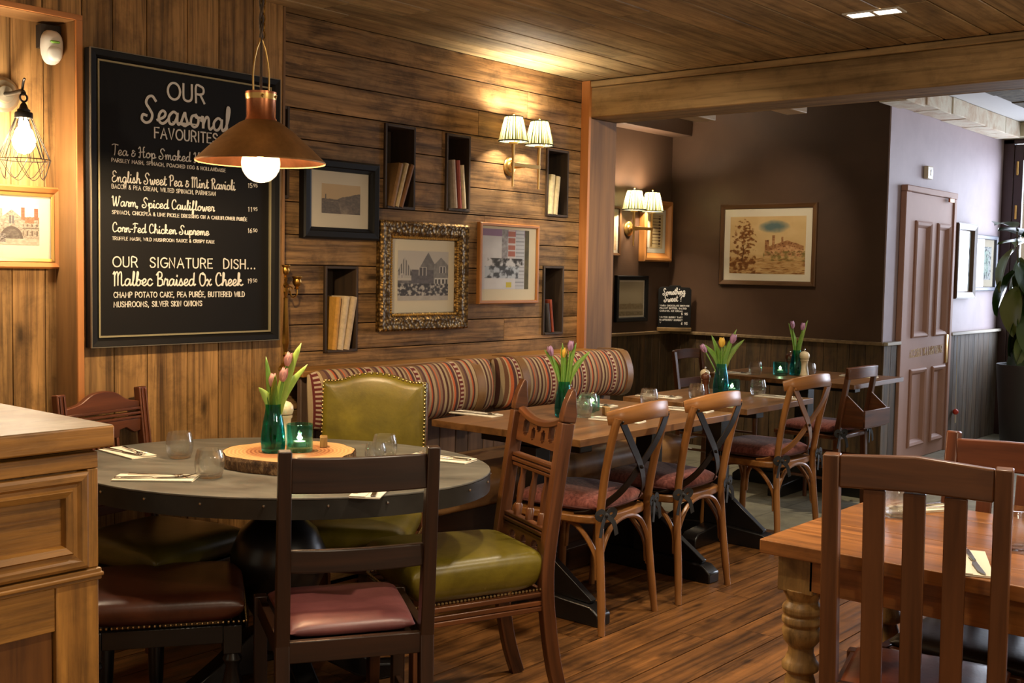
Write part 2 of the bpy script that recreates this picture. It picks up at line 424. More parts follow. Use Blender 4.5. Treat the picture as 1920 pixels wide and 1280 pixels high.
# plank floor, boards along X
mb = MB(); y = -2.2; k = 0
while y < 4.94:
    wd = rng.uniform(0.155, 0.215); y1 = min(y+wd, 4.94); x = -1.6 - rng.uniform(0, 1.2)
    while x < 5.5:
        L = rng.uniform(0.9, 2.1); x1 = min(x+L, 5.5)
        if x1 > -1.6: mb.box(max(x, -1.6)+0.001, x1-0.001, y+0.0026, y1-0.0026, -0.03, 0.0, axis=0)
        x = x1
    y = y1
struct('floor', mb, W_FLOOR)
struct('ground_slab', MB().box(-1.6, 5.5, -2.2, 4.94, -0.08, -0.031), plain('dark_underfloor', (24, 16, 10), .9))
m = N('slate_floor_tiles'); tc = m.new('ShaderNodeTexCoord').outputs['Object']
br = m.new('ShaderNodeTexBrick', offset=0.5); m.ln(tc, br.inputs['Vector'])
br.inputs['Scale'].default_value = 1.0; br.inputs['Brick Width'].default_value = 0.46; br.inputs['Row Height'].default_value = 0.30
br.inputs['Mortar Size'].default_value = 0.006; br.inputs['Color1'].default_value = (*lin((146, 140, 116)), 1); br.inputs['Color2'].default_value = (*lin((118, 114, 98)), 1)
br.inputs['Mortar'].default_value = (*lin((44, 42, 40)), 1)
nn = m.noise(tc, 7, 6, 0.7, 0.5)
m.base(m.mix(0.55, br.outputs[0], m.ramp(nn, [(0.3, lin((96, 92, 76))), (0.7, lin((168, 162, 136)))]))).set(Roughness=0.5); m.bump(nn, 0.15, 0.003)
TILE = m.m
struct('floor_tiled', MB().box(5.5, 10.6, -2.2, 4.94, -0.03, 0.001), TILE)
# ceiling planks along X
mb = MB(); y = -2.2
while y < 3.66:
    y1 = min(y+rng.uniform(0.15, 0.20), 3.66); x = -1.6-rng.uniform(0, 2)
    while x < 4.90:
        x1 = min(x+rng.uniform(1.6, 3.2), 4.90)
        if x1 > -1.6: mb.box(max(x, -1.6)+0.001, x1-0.001, y+0.003, y1-0.003, CEIL, CEIL+0.02, axis=0)
        x = x1
    y = y1
struct('ceiling', mb, W_CEIL, 0.003, seg=1)
WHITEC = plain('white_ceiling_paint', (206, 204, 202), 0.9)
struct('ceiling_plain', MB().box(-1.6, 5.15, -2.2, 5.1, CEIL+0.021, CEIL+0.1), plain('ceiling_void_board', (60, 50, 40), 0.9))
struct('ceiling_alcove', MB().box(5.15, 10.6, -2.2, 5.1, 2.70, 2.78), WHITEC)

# back wall of horizontal planks with six openings
NICHES = [(3.450, 3.640, 1.630, 2.003), (3.840, 4.008, 1.640, 2.000), (4.592, 4.778, 1.650, 2.000), (3.114, 3.300, 1.006, 1.374),
          (4.583, 4.756, 1.035, 1.395), (2.740, 2.925, 1.640, 2.010)]
YW = 3.66
rows = [0.02, 0.18, 0.34, 0.50, 0.64, 0.78, 0.90, 1.016, 1.128, 1.254, 1.374, 1.498, 1.630, 1.760, 1.887, 2.008, 2.130, 2.266, 2.382]
mb = MB()
for z0, z1 in zip(rows, rows[1:]):
    cuts = []; x = 2.60
    joints = [2.60]
    while x < 4.93:
        x = min(x+rng.uniform(1.1, 2.4), 4.93); joints.append(x)
    if 4.93-joints[-2] < 0.3 and len(joints) > 2: joints.pop(-2)
    for a, b in zip(joints, joints[1:]):
        rr = rng.random()
        zs = sorted({z0, z1, *[z for n in NICHES for z in n[2:] if z0 < z < z1]})
        for za, zb in zip(zs, zs[1:]):
            zc = (za+zb)/2; spans = [(a, b)]
            for n in NICHES:
                if n[2] < zc < n[3]:
                    nw = []
                    for s, e in spans:
                        if n[0] >= e or n[1] <= s: nw.append((s, e)); continue
                        if n[0] > s: nw.append((s, n[0]))
                        if n[1] < e: nw.append((n[1], e))
                    spans = nw
            for s, e in spans:
                if e-s < 0.004: continue
                vs0 = len(mb.g)
                mb.box(s+(0.0008 if s == a else 0), e-(0.0008 if e == b else 0), YW, YW+0.022, za+(0.002 if za == z0 else 0), zb-(0.002 if zb == z1 else 0), rnd=rr, axis=0)
struct('wall_back', mb, W_WALL, 0.0012, seg=1)
struct('wall_rear', MB().box(-1.6, 4.93, 3.83, 3.88, 0, 2.45).box(2.75, 4.93, YW+0.03, YW+0.04, 2.10, 2.4), plain('rear_wall_board', (40, 30, 22), 0.9))
for n in NICHES:                                   # wooden crates set into the wall
    x0, x1, z0, z1 = [a+b for a, b in zip(n, (0.001, -0.001, 0.001, -0.001))]
    t = 0.012; y0 = YW-0.01; y1 = YW+0.15
    where = {3.450: 'upper one nearest the black frame', 3.840: 'upper one with a red book', 4.592: 'upper one beside the brass sconce',
             3.114: 'low one left of the gilt frame', 4.583: 'low one beside the post', 2.740: 'half hidden behind the pendant'}[n[0]]
    o = thing('wall_crate', 'dark wooden box set in the plank wall, ' + where, 'shelf box', ((x0+x1)/2, y0, z0), 0, 'box niches in the plank wall')
    m_ = MB(T(-(x0+x1)/2, -y0, -z0))
    m_.box(x0, x0+t, y0, y1, z0, z1).box(x1-t, x1, y0, y1, z0, z1).box(x0+t, x1-t, y0, y1, z1-t, z1)
    m_.build('sides', W_NICHE, o, 0.0015, seg=1)
    MB(T(-(x0+x1)/2, -y0, -z0)).box(x0+t, x1-t, y0-0.004, y1, z0, z0+t).build('shelf_board', W_NICHE, o, 0.0015, seg=1)
    MB(T(-(x0+x1)/2, -y0, -z0)).box(x0+t, x1-t, y1-0.008, y1, z0+t, z1-t).build('back_panel', W_NICHE, o)

# wall with the menu board: vertical planks, recess on its left
YB = 3.58
mb = MB(); xs = [1.992, 2.105, 2.235, 2.40, 2.535, 2.69, 2.832]
for a, b in zip(xs, xs[1:]): mb.box(a+0.0015, b-0.0015, YB, YB+0.022, 0.0, 2.382, axis=2)
x = 1.992
while x > -1.6:
    a = x-rng.uniform(0.13, 0.18); mb.box(a+0.0015, x-0.0015, YB, YB+0.022, 2.185, 2.382, axis=2); x = a
struct('wall_left', mb, W_VERT, 0.0015, seg=1)
mb = MB(); x = 1.985; YR = 3.72
for wd in (0.055, 0.115, 0.10, 0.16, 0.13, 0.15, 0.12, 0.17, 0.13, 0.15, 0.14, 0.16, 0.13, 0.15, 0.17, 0.14, 0.15, 0.16, 0.15, 0.16, 0.14, 0.16, 0.15, 0.17):
    mb.box(x-wd+0.0015, x-0.0015, YR, YR+0.022, 0.0, 2.20, axis=2); x -= wd
struct('wall_recess', mb, W_VERT, 0.0015, seg=1)
struct('trim_1', MB().box(1.968, 1.985, YB+0.004, YR, 0, 2.17, axis=2), W_POST, 0.001)       # return of the recess
struct('trim_2', MB().box(-1.6, 1.985, YB+0.004, YR, 2.17, 2.186, axis=0), W_POST, 0.001)    # underside of its head
struct('trim_3', MB().box(1.9685, 1.991, YB-0.006, YB+0.004, 0, 2.172, axis=2).box(-1.6, 1.991, YB-0.006, YB+0.004, 2.172, 2.19, axis=0), W_EDGE, 0.001)
struct('trim_4', MB().box(2.8325, 2.845, YB, YW-0.001, 0, 2.378, axis=2), W_POST, 0.001)
struct('baseboard_left', MB().box(1.992, 2.83, YB-0.02, YB-0.001, 0.0, 0.15, axis=0), W_VERT, 0.003)

# post and beam
struct('trim_5', MB().box(4.907, 5.150, 3.612, 3.85, 0, 2.185, axis=2), W_POST, 0.004)
struct('trim_6', MB().box(4.886, 4.906, 3.607, YW-0.001, 0.9, 2.378, axis=2), W_EDGE, 0.001)
mb = MB().box(4.905, 5.150, -2.2, 3.64, 2.186, 2.345, axis=1).box(4.897, 5.150, -2.2, 3.64, 2.346, 2.379, axis=1)
struct('trim_7', mb, W_BEAM, 0.006)
mb = MB().box(5.151, 5.17, -2.2, 3.85, 2.186, 2.70, axis=1)
struct('trim_8', mb, W_BEAM, 0.002)

# short battens fixed behind the beam
W_BATT = wood('pale_batten', (150, 124, 84), (206, 176, 128), .6, .2, .3)
struct('trim_13', MB().box(5.171, 5.42, 3.15, 3.27, 2.195, 2.26, axis=0), W_BATT, .004)
struct('trim_14', MB().box(5.171, 5.42, 2.62, 2.73, 2.195, 2.26, axis=0), W_BATT, .004)

# alcove
AUB = N('aubergine_wall_paint'); _tc = AUB.new('ShaderNodeTexCoord').outputs['Object']
_n = AUB.noise(_tc, 2.2, 5, 0.6, 0.4)
AUB.base(AUB.ramp(_n, [(0.3, lin((64, 45, 32))), (0.7, lin((76, 55, 40)))])).set(Roughness=0.42); AUB.bump(AUB.noise(_tc, 30, 4, 0.6), 0.05, 0.002); AUB = AUB.m
LILAC = plain('mauve_wall_paint', (172, 156, 162), 0.6, var=0.08, vs=3, bump=0.03)
struct('wall_alcove_left', MB().box(4.95, 7.83, 4.94, 5.0, 0, 2.70), AUB)
struct('wall_alcove_end', MB().box(4.932, 5.10, 3.86, 4.94, 0, 2.70), AUB)
struct('wall_alcove_back', MB().box(7.83, 7.90, 3.16, 5.0, 0, 2.70), AUB)
struct('wall_door', MB().box(7.838, 10.42, 3.15, 3.2, 0, 2.70), LILAC)
struct('trim_9', MB().box(5.12, 7.828, 4.76, 4.938, 2.455, 2.698), AUB, 0.003)           # bulkhead
def dado(name, P0, P1, nrm, top, mat, capmat, zt=0.0):
    P0 = Vector((*P0, 0)); P1 = Vector((*P1, 0)); d = (P1-P0); L = d.length; d.normalize(); n = Vector((*nrm, 0))
    mb = MB(); s = 0
    while s < L-0.01:
        e = min(s+rng.uniform(0.09, 0.16), L)
        if L-e < 0.05: e = L
        a = P0+d*(s+0.0015); b = P0+d*(e-0.0015)
        q = [a, b, b+n*0.022, a+n*0.022]
        vs = [(p.x, p.y, z) for z in (zt, top-0.025) for p in q]
        ii = [(3, 2, 1, 0), (4, 5, 6, 7), (0, 1, 5, 4), (1, 2, 6, 5), (2, 3, 7, 6), (3, 0, 4, 7)]
        mb.add(vs, ii, [(v[2], v[0], v[1]) for v in vs]); s = e
    struct(name, mb, mat, 0.002, seg=1)
    mb = MB(); q = [P0, P1, P1+n*0.05, P0+n*0.05]; vs = [(p.x, p.y, z) for z in (top-0.024, top) for p in q]
    mb.add(vs, ii, [((Vector(v)-P0).dot(d), v[2], v[1]) for v in vs])
    return struct(name.replace('wall', 'baseboard')+'_cap', mb, capmat, 0.004)
W_CAPB = wood('dado_cap_wood', (84, 64, 40), (150, 122, 84), 0.6, 0.2, 0.4)
W_CAPW = wood('pale_dado_cap', (150, 140, 124), (196, 188, 172), 0.6, 0.2, 0.4)
dado('wall_dado_left', (5.12, 4.938), (7.80, 4.938), (0, -1), 0.905, W_DADOD, W_CAPB)
dado('wall_dado_back', (7.828, 4.93), (7.828, 3.128), (-1, 0), 0.905, W_DADOD, W_CAPB)
dado('wall_dado_door', (7.805, 3.148), (8.06, 3.148), (0, -1), 0.905, W_DADO, W_CAPW)
dado('wall_dado_right', (9.12, 3.148), (10.36, 3.148), (0, -1), 0.935, W_DADO, W_CAPW)
# plaster and brick strip over the door wall, lintel of the street door
BRK = N('broken_plaster_brick'); _tc = BRK.new('ShaderNodeTexCoord').outputs['Object']
_b = BRK.new('ShaderNodeTexBrick'); BRK.ln(BRK.scale(_tc, (1, 0, 1)), _b.inputs['Vector']); _b.inputs['Scale'].default_value = 9
BRK.base(BRK.ramp(BRK.noise(_tc, 6, 5, 0.7, 0.6), [(0.42, lin((224, 214, 192))), (0.62, lin((204, 178, 150))), (0.72, lin((150, 128, 104)))])).set(Roughness=0.9)
BRK.bump(BRK.noise(_tc, 18, 5, 0.7), 0.5, 0.01); BRK = BRK.m
mb = MB()
x = 6.9
while x < 10.15:
    x1 = min(x+rng.uniform(0.2, 0.5), 10.16); dz = rng.uniform(-0.008, 0.012)
    mb.box(x, x1, 2.955+rng.uniform(-0.008, 0.008), 3.149 if x > 7.84 else 3.149, 2.565+dz, 2.699); x = x1
struct('trim_10', mb, BRK, 0.006)
struct('trim_11', MB().box(10.162, 10.40, -2.2, 3.149, 2.58, 2.699), plain('cream_lintel_paint', (196, 184, 150), 0.6), 0.004)
mb = MB()
for i in range(9):
    mb.box(6.4+i*0.42, 6.82+i*0.42, 2.20+rng.uniform(-0.02, 0.02), 2.42+rng.uniform(-0.012, 0.012), 2.56+rng.uniform(-0.01, 0.01), 2.699)
struct('trim_12', mb, plain('rough_grey_stone_beam', (104, 96, 80), 0.95, var=0.6, vs=14, bump=0.8), 0.008)

# street front: door with glass, frames, windows
MAROON = plain('maroon_gloss_paint', (62, 40, 38), 0.3, var=0.1)
mb = MB().box(10.36, 10.44, 3.06, 3.149, 0, 2.58).box(10.36, 10.44, 2.0, 2.08, 0, 2.58).box(10.36, 10.44, 2.0, 3.149, 2.54, 2.579)
struct('door_1', mb, MAROON, 0.004)
DR = bpy.data.objects['door_1']
MB().box(10.375, 10.42, 2.985, 3.0595, 0.02, 2.535).box(10.375, 10.42, 2.085, 2.22, 0.02, 2.535).box(10.375, 10.42, 2.221, 2.984, 0.02, 0.8).box(10.375, 10.42, 2.221, 2.984, 2.40, 2.535).build('door_leaf', MAROON, DR, 0.003)
MB().box(10.395, 10.40, 2.221, 2.984, 0.80, 2.40).build('door_pane', PANE, DR)
for z in (2.33, 1.95): MB().tube([(10.368, 3.03, z-0.06), (10.368, 3.03, z+0.06)], 0.011, 10).build('hinge', BRASSB, DR)
mb = MB().box(10.36, 10.44, -2.2, 1.999, 0, 0.55).box(10.36, 10.44, -2.2, 1.999, 2.50, 2.58)
for yy in (-2.2, -0.95, 0.35, 1.9): mb.box(10.36, 10.44, yy, yy+0.1, 0.551, 2.499)
struct('window_1', mb, MAROON, 0.004)
MB().box(10.398, 10.402, -2.1, 1.9, 0.551, 2.499).build('window_pane', PANE, bpy.data.objects['window_1'])
# pavement outside
struct('ground', MB().box(10.62, 14, -5, 6, -0.05, -0.01), plain('pavement_grey', (150, 150, 150), 0.9))

# panelled door
DUSK = plain('dusky_pink_gloss', (168, 128, 110), 0.62, var=0.04)
X0, X1 = 8.06, 9.12
mb = MB().box(X0, X0+0.10, 3.105, 3.149, 0, 1.99).box(X1-0.055, X1, 3.105, 3.149, 0, 1.99).box(X0, X1, 3.10, 3.149, 1.99, 2.035)
struct('door_2', mb, DUSK, 0.006)
DR = bpy.data.objects['door_2']
mb = MB(); a, b = X0+0.102, X1-0.057
pans = [(8.282, 8.602, 0.915, 1.785), (8.735, 9.005, 0.925, 1.790), (8.282, 8.602, 0.10, 0.687), (8.735, 9.005, 0.10, 0.687)]
cols = [a, 8.282, 8.602, 8.735, 9.005, b]; zr = [0.005, 0.10, 0.687, 0.92, 1.787, 1.987]
for i in range(5):
    for j in range(5):
        if i in (1, 3) and j in (1, 3): continue
        mb.box(cols[i], cols[i+1], 3.118, 3.149, zr[j], zr[j+1])
mb.build('door_leaf', DUSK, DR)
for i in (1, 3):
    for j in (1, 3):
        x0, x1, z0, z1 = cols[i], cols[i+1], zr[j], zr[j+1]
        m_ = MB(); rings = [(0, 3.108), (0.012, 3.100), (0.03, 3.108), (0.05, 3.134)]
        vs = []
        for ins, yy in [(0, 3.13)] + rings: vs += [(x0+ins, yy, z0+ins), (x1-ins, yy, z0+ins), (x1-ins, yy, z1-ins), (x0+ins, yy, z1-ins)]
        fs = [(4*r+q, 4*r+(q+1) % 4, 4*r+4+(q+1) % 4, 4*r+4+q) for r in range(4) for q in range(4)] + [(16, 17, 18, 19)]
        m_.add(vs, fs, vs); m_.build('door_panel', DUSK, DR, flat=True)
MB().box(9.012, 9.052, 3.106, 3.118, 0.70, 0.925).build('push_plate', BRASSB, DR, 0.002)
MB().box(8.90, 9.0, 3.085, 3.10, 1.955, 1.985).build('closer_bracket', COPPER, DR, 0.003)
# ------------------------------------------------------------------ hand lettering: a single-stroke alphabet
def _el(cx, cy, rx, ry, a0=0, a1=360, n=14):
    return [(cx+rx*math.cos(math.radians(a0+(a1-a0)*i/n)), cy+ry*math.sin(math.radians(a0+(a1-a0)*i/n))) for i in range(n+1)]
CAP = {
 'A': (.72, [[(0, 0), (.34, 1), (.68, 0)], [(.12, .36), (.56, .36)]]), 'B': (.62, [[(0, 0), (0, 1), (.3, 1), (.48, .9), (.48, .64), (.3, .54), (0, .54)], [(.3, .54), (.54, .44), (.54, .12), (.32, 0), (0, 0)]]),
 'C': (.66, [_el(.38, .5, .38, .5, 50, 310)]), 'D': (.66, [[(0, 0), (0, 1), (.25, 1), (.5, .85), (.6, .5), (.5, .15), (.25, 0), (0, 0)]]),
 'E': (.54, [[(.48, 1), (0, 1), (0, 0), (.48, 0)], [(0, .52), (.4, .52)]]), 'F': (.52, [[(.48, 1), (0, 1), (0, 0)], [(0, .52), (.4, .52)]]),
 'G': (.72, [_el(.38, .5, .38, .5, 50, 350), [(.42, .45), (.76, .45)]]), 'H': (.66, [[(0, 0), (0, 1)], [(.58, 0), (.58, 1)], [(0, .52), (.58, .52)]]),
 'I': (.12, [[(.04, 0), (.04, 1)]]), 'K': (.58, [[(0, 0), (0, 1)], [(.5, 1), (0, .45), (.54, 0)]]), 'L': (.48, [[(0, 1), (0, 0), (.44, 0)]]),
 'M': (.80, [[(0, 0), (.06, 1), (.36, .3), (.66, 1), (.72, 0)]]), 'N': (.66, [[(0, 0), (0, 1), (.56, 0), (.56, 1)]]), 'O': (.82, [_el(.4, .5, .4, .5)]),
 'P': (.58, [[(0, 0), (0, 1), (.32, 1), (.5, .88), (.5, .6), (.32, .48), (0, .48)]]), 'R': (.62, [[(0, 0), (0, 1), (.32, 1), (.5, .88), (.5, .62), (.32, .5), (0, .5)], [(.28, .5), (.56, 0)]]),
 'S': (.58, [[(.5, .84), (.4, .97), (.22, 1), (.05, .88), (.05, .66), (.25, .53), (.44, .42), (.52, .25), (.44, .06), (.25, 0), (.08, .04), (0, .18)]]),
 'T': (.60, [[(0, 1), (.56, 1)], [(.28, 1), (.28, 0)]]), 'U': (.64, [[(0, 1), (0, .3), (.08, .07), (.28, 0), (.48, .07), (.56, .3), (.56, 1)]]),
 'V': (.66, [[(0, 1), (.31, 0), (.62, 1)]]), 'W': (.90, [[(0, 1), (.2, 0), (.43, .85), (.66, 0), (.86, 1)]]), 'X': (.6, [[(0, 0), (.54, 1)], [(0, 1), (.54, 0)]]),
 'Y': (.6, [[(0, 1), (.28, .5), (.56, 1)], [(.28, .5), (.28, 0)]]), ',': (.24, [[(.08, .06), (.02, -.16)]]), '.': (.2, [[(.04, 0), (.06, .05)]]), '-': (.36, [[(.04, .42), (.3, .42)]]),
 '&': (.66, [[(.6, 0), (.14, .72), (.16, .95), (.32, .98), (.36, .78), (.06, .4), (.04, .12), (.22, 0), (.42, .1), (.56, .42)]]),
 '?': (.5, [[(.02, .8), (.12, .98), (.34, .98), (.44, .78), (.24, .5), (.22, .28)], [(.22, 0), (.23, .05)]]),
 '0': (.54, [_el(.24, .5, .24, .5)]), '1': (.26, [[(0, .8), (.14, 1), (.14, 0)]]), '5': (.52, [[(.42, 1), (.08, 1), (.04, .58), (.24, .62), (.44, .46), (.44, .16), (.24, 0), (.02, .1)]]),
 '6': (.54, [[(.4, .96), (.16, .74), (.03, .36), (.08, .08), (.26, 0), (.44, .12), (.44, .42), (.24, .54), (.06, .36)]]), '9': (.54, [[(.44, .62), (.26, .46), (.06, .58), (.06, .88), (.24, 1), (.42, .9), (.45, .6), (.38, .2), (.2, 0)]]),
 ' ': (.34, [])}
CAP['É'] = (.54, CAP['E'][1] + [[(.16, 1.1), (.34, 1.26)]])
SCR = {
 'a': (.55, [[(.42, .42), (.25, .5), (.06, .3), (.08, .05), (.24, .02), (.39, .25), (.43, .48), (.42, .14), (.48, .02), (.57, .1)]]),
 'b': (.48, [[(0, .05), (.16, .5), (.24, .9), (.16, 1.0), (.1, .6), (.1, .1), (.2, 0), (.36, .1), (.38, .35), (.25, .45), (.16, .34)], [(.36, .38), (.5, .36)]]),
 'c': (.42, [[(.38, .4), (.26, .5), (.08, .36), (.06, .12), (.2, 0), (.34, .05), (.44, .15)]]),
 'd': (.56, [[(.42, .42), (.25, .5), (.06, .3), (.08, .05), (.25, .02), (.4, .25), (.48, 1.0), (.43, .2), (.48, .02), (.58, .1)]]),
 'e': (.42, [[(.0, .12), (.28, .26), (.34, .42), (.22, .5), (.08, .35), (.07, .1), (.2, 0), (.34, .06), (.44, .16)]]),
 'f': (.38, [[(0, .05), (.2, .5), (.28, .92), (.19, 1.0), (.15, .7), (.13, 0), (.1, -.36), (.2, -.4), (.24, -.1), (.2, .02), (.4, .1)]]),
 'g': (.5, [[(.42, .42), (.25, .5), (.06, .3), (.1, .05), (.28, .05), (.4, .3), (.42, .45), (.4, -.25), (.25, -.42), (.12, -.3), (.3, -.05), (.52, .1)]]),
 'h': (.52, [[(0, .05), (.16, .5), (.22, .92), (.13, 1.0), (.1, .6), (.08, 0), (.1, .2), (.24, .45), (.36, .42), (.38, .12), (.45, 0), (.54, .1)]]),
 'i': (.27, [[(0, .08), (.1, .46), (.1, .12), (.17, 0), (.29, .1)], [(.12, .70), (.14, .76)]]),
 'k': (.5, [[(0, .05), (.16, .5), (.22, .92), (.13, 1.0), (.1, .6), (.08, 0), (.1, .2), (.26, .48), (.36, .4), (.14, .24), (.36, .02), (.52, .1)]]),
 'l': (.28, [[(0, .06), (.16, .5), (.22, .92), (.14, 1.0), (.1, .6), (.1, .12), (.18, 0), (.3, .1)]]),
 'm': (.74, [[(0, .3), (.08, .47), (.1, 0), (.12, .2), (.24, .47), (.33, .4), (.34, 0), (.36, .2), (.48, .47), (.57, .4), (.58, .1), (.66, 0), (.76, .1)]]),
 'n': (.52, [[(0, .3), (.08, .47), (.1, 0), (.12, .2), (.25, .47), (.35, .4), (.36, .1), (.43, 0), (.54, .1)]]),
 'o': (.5, [[(.28, .49), (.1, .4), (.06, .14), (.2, 0), (.36, .1), (.4, .34), (.28, .49), (.3, .4), (.52, .4)]]),
 'p': (.5, [[(0, .2), (.1, .48), (.1, -.4), (.12, .2), (.26, .48), (.4, .36), (.38, .1), (.24, 0), (.12, .08), (.3, .02), (.52, .1)]]),
 'r': (.4, [[(0, .08), (.12, .52), (.2, .44), (.32, .45), (.28, .12), (.34, 0), (.42, .1)]]),
 's': (.38, [[(0, .06), (.18, .52), (.22, .36), (.3, .14), (.2, 0), (.06, .06), (.2, .02), (.4, .12)]]),
 't': (.34, [[(0, .06), (.16, .5), (.2, .86), (.16, .3), (.18, .06), (.26, 0), (.36, .1)], [(.06, .58), (.32, .6)]]),
 'u': (.52, [[(0, .1), (.08, .47), (.1, .1), (.2, 0), (.34, .16), (.4, .47), (.39, .1), (.46, 0), (.54, .1)]]),
 'v': (.44, [[(0, .34), (.08, .47), (.18, 0), (.34, .4), (.34, .48), (.46, .4)]]),
 'w': (.64, [[(0, .34), (.06, .47), (.1, .08), (.2, 0), (.32, .4), (.34, .08), (.44, 0), (.56, .36), (.54, .48), (.66, .4)]]),
 'x': (.44, [[(0, .4), (.1, .48), (.28, .04), (.44, .1)], [(.36, .48), (.04, 0)]]),
 'y': (.5, [[(0, .1), (.08, .47), (.1, .14), (.2, .04), (.34, .2), (.4, .47), (.38, -.25), (.24, -.42), (.12, -.28), (.3, -.04), (.52, .1)]]),
 'S': (.66, [[(.6, .86), (.46, 1.02), (.28, .96), (.2, .74), (.34, .52), (.46, .3), (.38, .06), (.18, -.02), (.02, .1), (.06, .28), (.2, .26)]]),
 'T': (.56, [[(0, .92), (.2, 1.02), (.58, .96)], [(.32, .98), (.28, .3), (.22, 0)]]),
 'H': (.76, [[(.02, .8), (.14, .98), (.2, .8), (.16, 0), (.04, .02)], [(.62, 1.0), (.52, .9), (.52, .1), (.62, 0), (.76, .1)], [(.06, .44), (.3, .5), (.62, .54)]]),
 'E': (.56, [[(.48, .86), (.32, 1.0), (.14, .88), (.16, .62), (.36, .54), (.12, .44), (.04, .18), (.18, 0), (.4, .06), (.54, .2)]]),
 'P': (.54, [[(.14, .9), (.14, 0)], [(.02, .8), (.2, 1.0), (.44, .92), (.46, .6), (.26, .46), (.14, .5)]]),
 'M': (.86, [[(.0, .84), (.1, .96), (.1, 0)], [(.1, .7), (.26, .98), (.36, .84), (.36, .04)], [(.36, .7), (.54, .98), (.64, .84), (.64, .12), (.74, 0), (.88, .1)]]),
 'R': (.6, [[(.14, .9), (.14, 0)], [(.02, .8), (.2, 1.0), (.42, .92), (.42, .64), (.2, .5)], [(.22, .5), (.36, .26), (.46, 0), (.62, .1)]]),
 'W': (.84, [[(.0, .84), (.1, .98), (.12, .3), (.2, 0), (.36, .6), (.42, .96), (.42, .3), (.5, 0), (.68, .5), (.74, 1.0), (.84, .94)]]),
 'C': (.58, [[(.5, .8), (.42, .98), (.24, .96), (.08, .66), (.08, .24), (.24, 0), (.44, .06), (.6, .16)]]),
 'F': (.5, [[(0, .9), (.2, 1.0), (.52, .96)], [(.22, .98), (.18, .2), (.1, 0)], [(.08, .5), (.4, .54)]]),
 'B': (.6, [[(.14, .94), (.12, 0)], [(.02, .8), (.22, 1.02), (.44, .92), (.42, .62), (.18, .52), (.48, .44), (.5, .1), (.26, -.02), (.1, .06)]]),
 'O': (.66, [[(.34, .98), (.12, .84), (.06, .4), (.18, .04), (.4, .02), (.56, .34), (.54, .76), (.34, .98), (.3, .88), (.5, .84)]]),
 '&': (.42, [[(.36, .5), (.2, .6), (.14, .46), (.26, .34), (.1, .28), (.06, .08), (.22, 0), (.38, .12), (.42, .3)]]),
 ',': (.22, [[(.08, .06), (.02, -.14)]]), '-': (.3, [[(.02, .34), (.26, .34)]]), ' ': (.3, []), '?': (.5, CAP['?'][1])}
SHARP = set('AEFHIKLMNTVWXY1-')
def letter_strokes(text, script, track=0.0):
    x = 0; out = []
    for ch in text:
        wd, st = (SCR if script else CAP)[ch]
        for s in st:
            q = [Vector((x+a, b, 0)) for a, b in s]
            if (script or ch not in SHARP) and len(q) > 2: q = smooth(q, 4)
            out.append(q)
        x += wd + (0.02 if script else 0.20) + track
    return out, x - (0.02 if script else 0.20) - track
def lettering(name, text, parent, mat, x, z, width, height, y, thick, script=False, track=0.0, slope=0.0, lift=0.0012, arc=0.0, M=None):
    """text as flat marker strokes on a board facing -Y; x, z is the start of the baseline; width wins over height"""
    st, L = letter_strokes(text, script, track); kx = width/L; ky = height
    mb = MB(M); lay = 0
    for s in st:
        pts = [Vector((p.x*kx, 0, p.y*ky + slope*p.x*kx + arc*(math.sin(PI*p.x/L)))) for p in s]
        pts = [p for i, p in enumerate(pts) if i == 0 or (p-pts[i-1]).length > 1e-5]
        if len(pts) < 2: continue
        n = len(pts); vs = []
        for i in range(n):
            d = (pts[min(i+1, n-1)]-pts[max(i-1, 0)]).normalized(); q = Vector((-d.z, 0, d.x))
            e = d*(-thick/2 if i == 0 else thick/2 if i == n-1 else 0)
            for sg in (-1, 1):
                a = pts[i]+e+q*(sg*thick/2); vs.append((x+a.x, y-lift-lay*3e-6, z+a.z))
            lay += 1
        b = []
        for i in range(n): b += [(vs[2*i][0], y, vs[2*i][2]), (vs[2*i+1][0], y, vs[2*i+1][2])]
        fs = [(2*i, 2*i+1, 2*i+3, 2*i+2) for i in range(n-1)]
        V = len(vs)
        fs += [(2*i, 2*i+2, V+2*i+2, V+2*i) for i in range(n-1)] + [(2*i+3, 2*i+1, V+2*i+1, V+2*i+3) for i in range(n-1)]
        mb.add(vs+b, fs, vs+b)
    return mb.build(name, mat, parent, flat=True)

# ------------------------------------------------------------------ menu board on the left wall
BX, BZ, BY = 2.006, 1.078, 3.55
bd = thing('menu_board', 'large black menu board with white hand lettered seasonal dishes', 'menu board', (2.395, 3.579, 1.09), math.radians(0))
def toB(mb): mb.M = T(-2.395, -3.579, -1.09); return mb
toB(MB()).box(2.035, 2.765, 3.560, 3.578, 1.115, 2.055).build('panel', CHALK, bd)
def ring_frame(mb, x0, x1, z0, z1, rings):
    """mitred moulding from (inset, y) rings, on a wall facing -Y"""
    vs = []
    for ins, yy in rings: vs += [(x0+ins, yy, z0+ins), (x1-ins, yy, z0+ins), (x1-ins, yy, z1-ins), (x0+ins, yy, z1-ins)]
    n = len(rings)
    for q in range(4):
        sub = []; gs = []
        for r in range(n):
            for c in (q, (q+1) % 4):
                v = vs[4*r+c]; sub.append(v); gs.append((v[0], v[2], v[1]) if q in (0, 2) else (v[2], v[0], v[1]))
        mb.add(sub, [(2*r, 2*r+1, 2*r+3, 2*r+2) for r in range(n-1)], gs)
    return mb
o = ring_frame(toB(MB()), 1.999, 2.789, 1.080, 2.086, [(0, 3.578), (0, 3.546), (0.004, 3.540), (0.022, 3.543), (0.028, 3.552), (0.034, 3.559)]).build('frame', BLACKP, bd, flat=True)
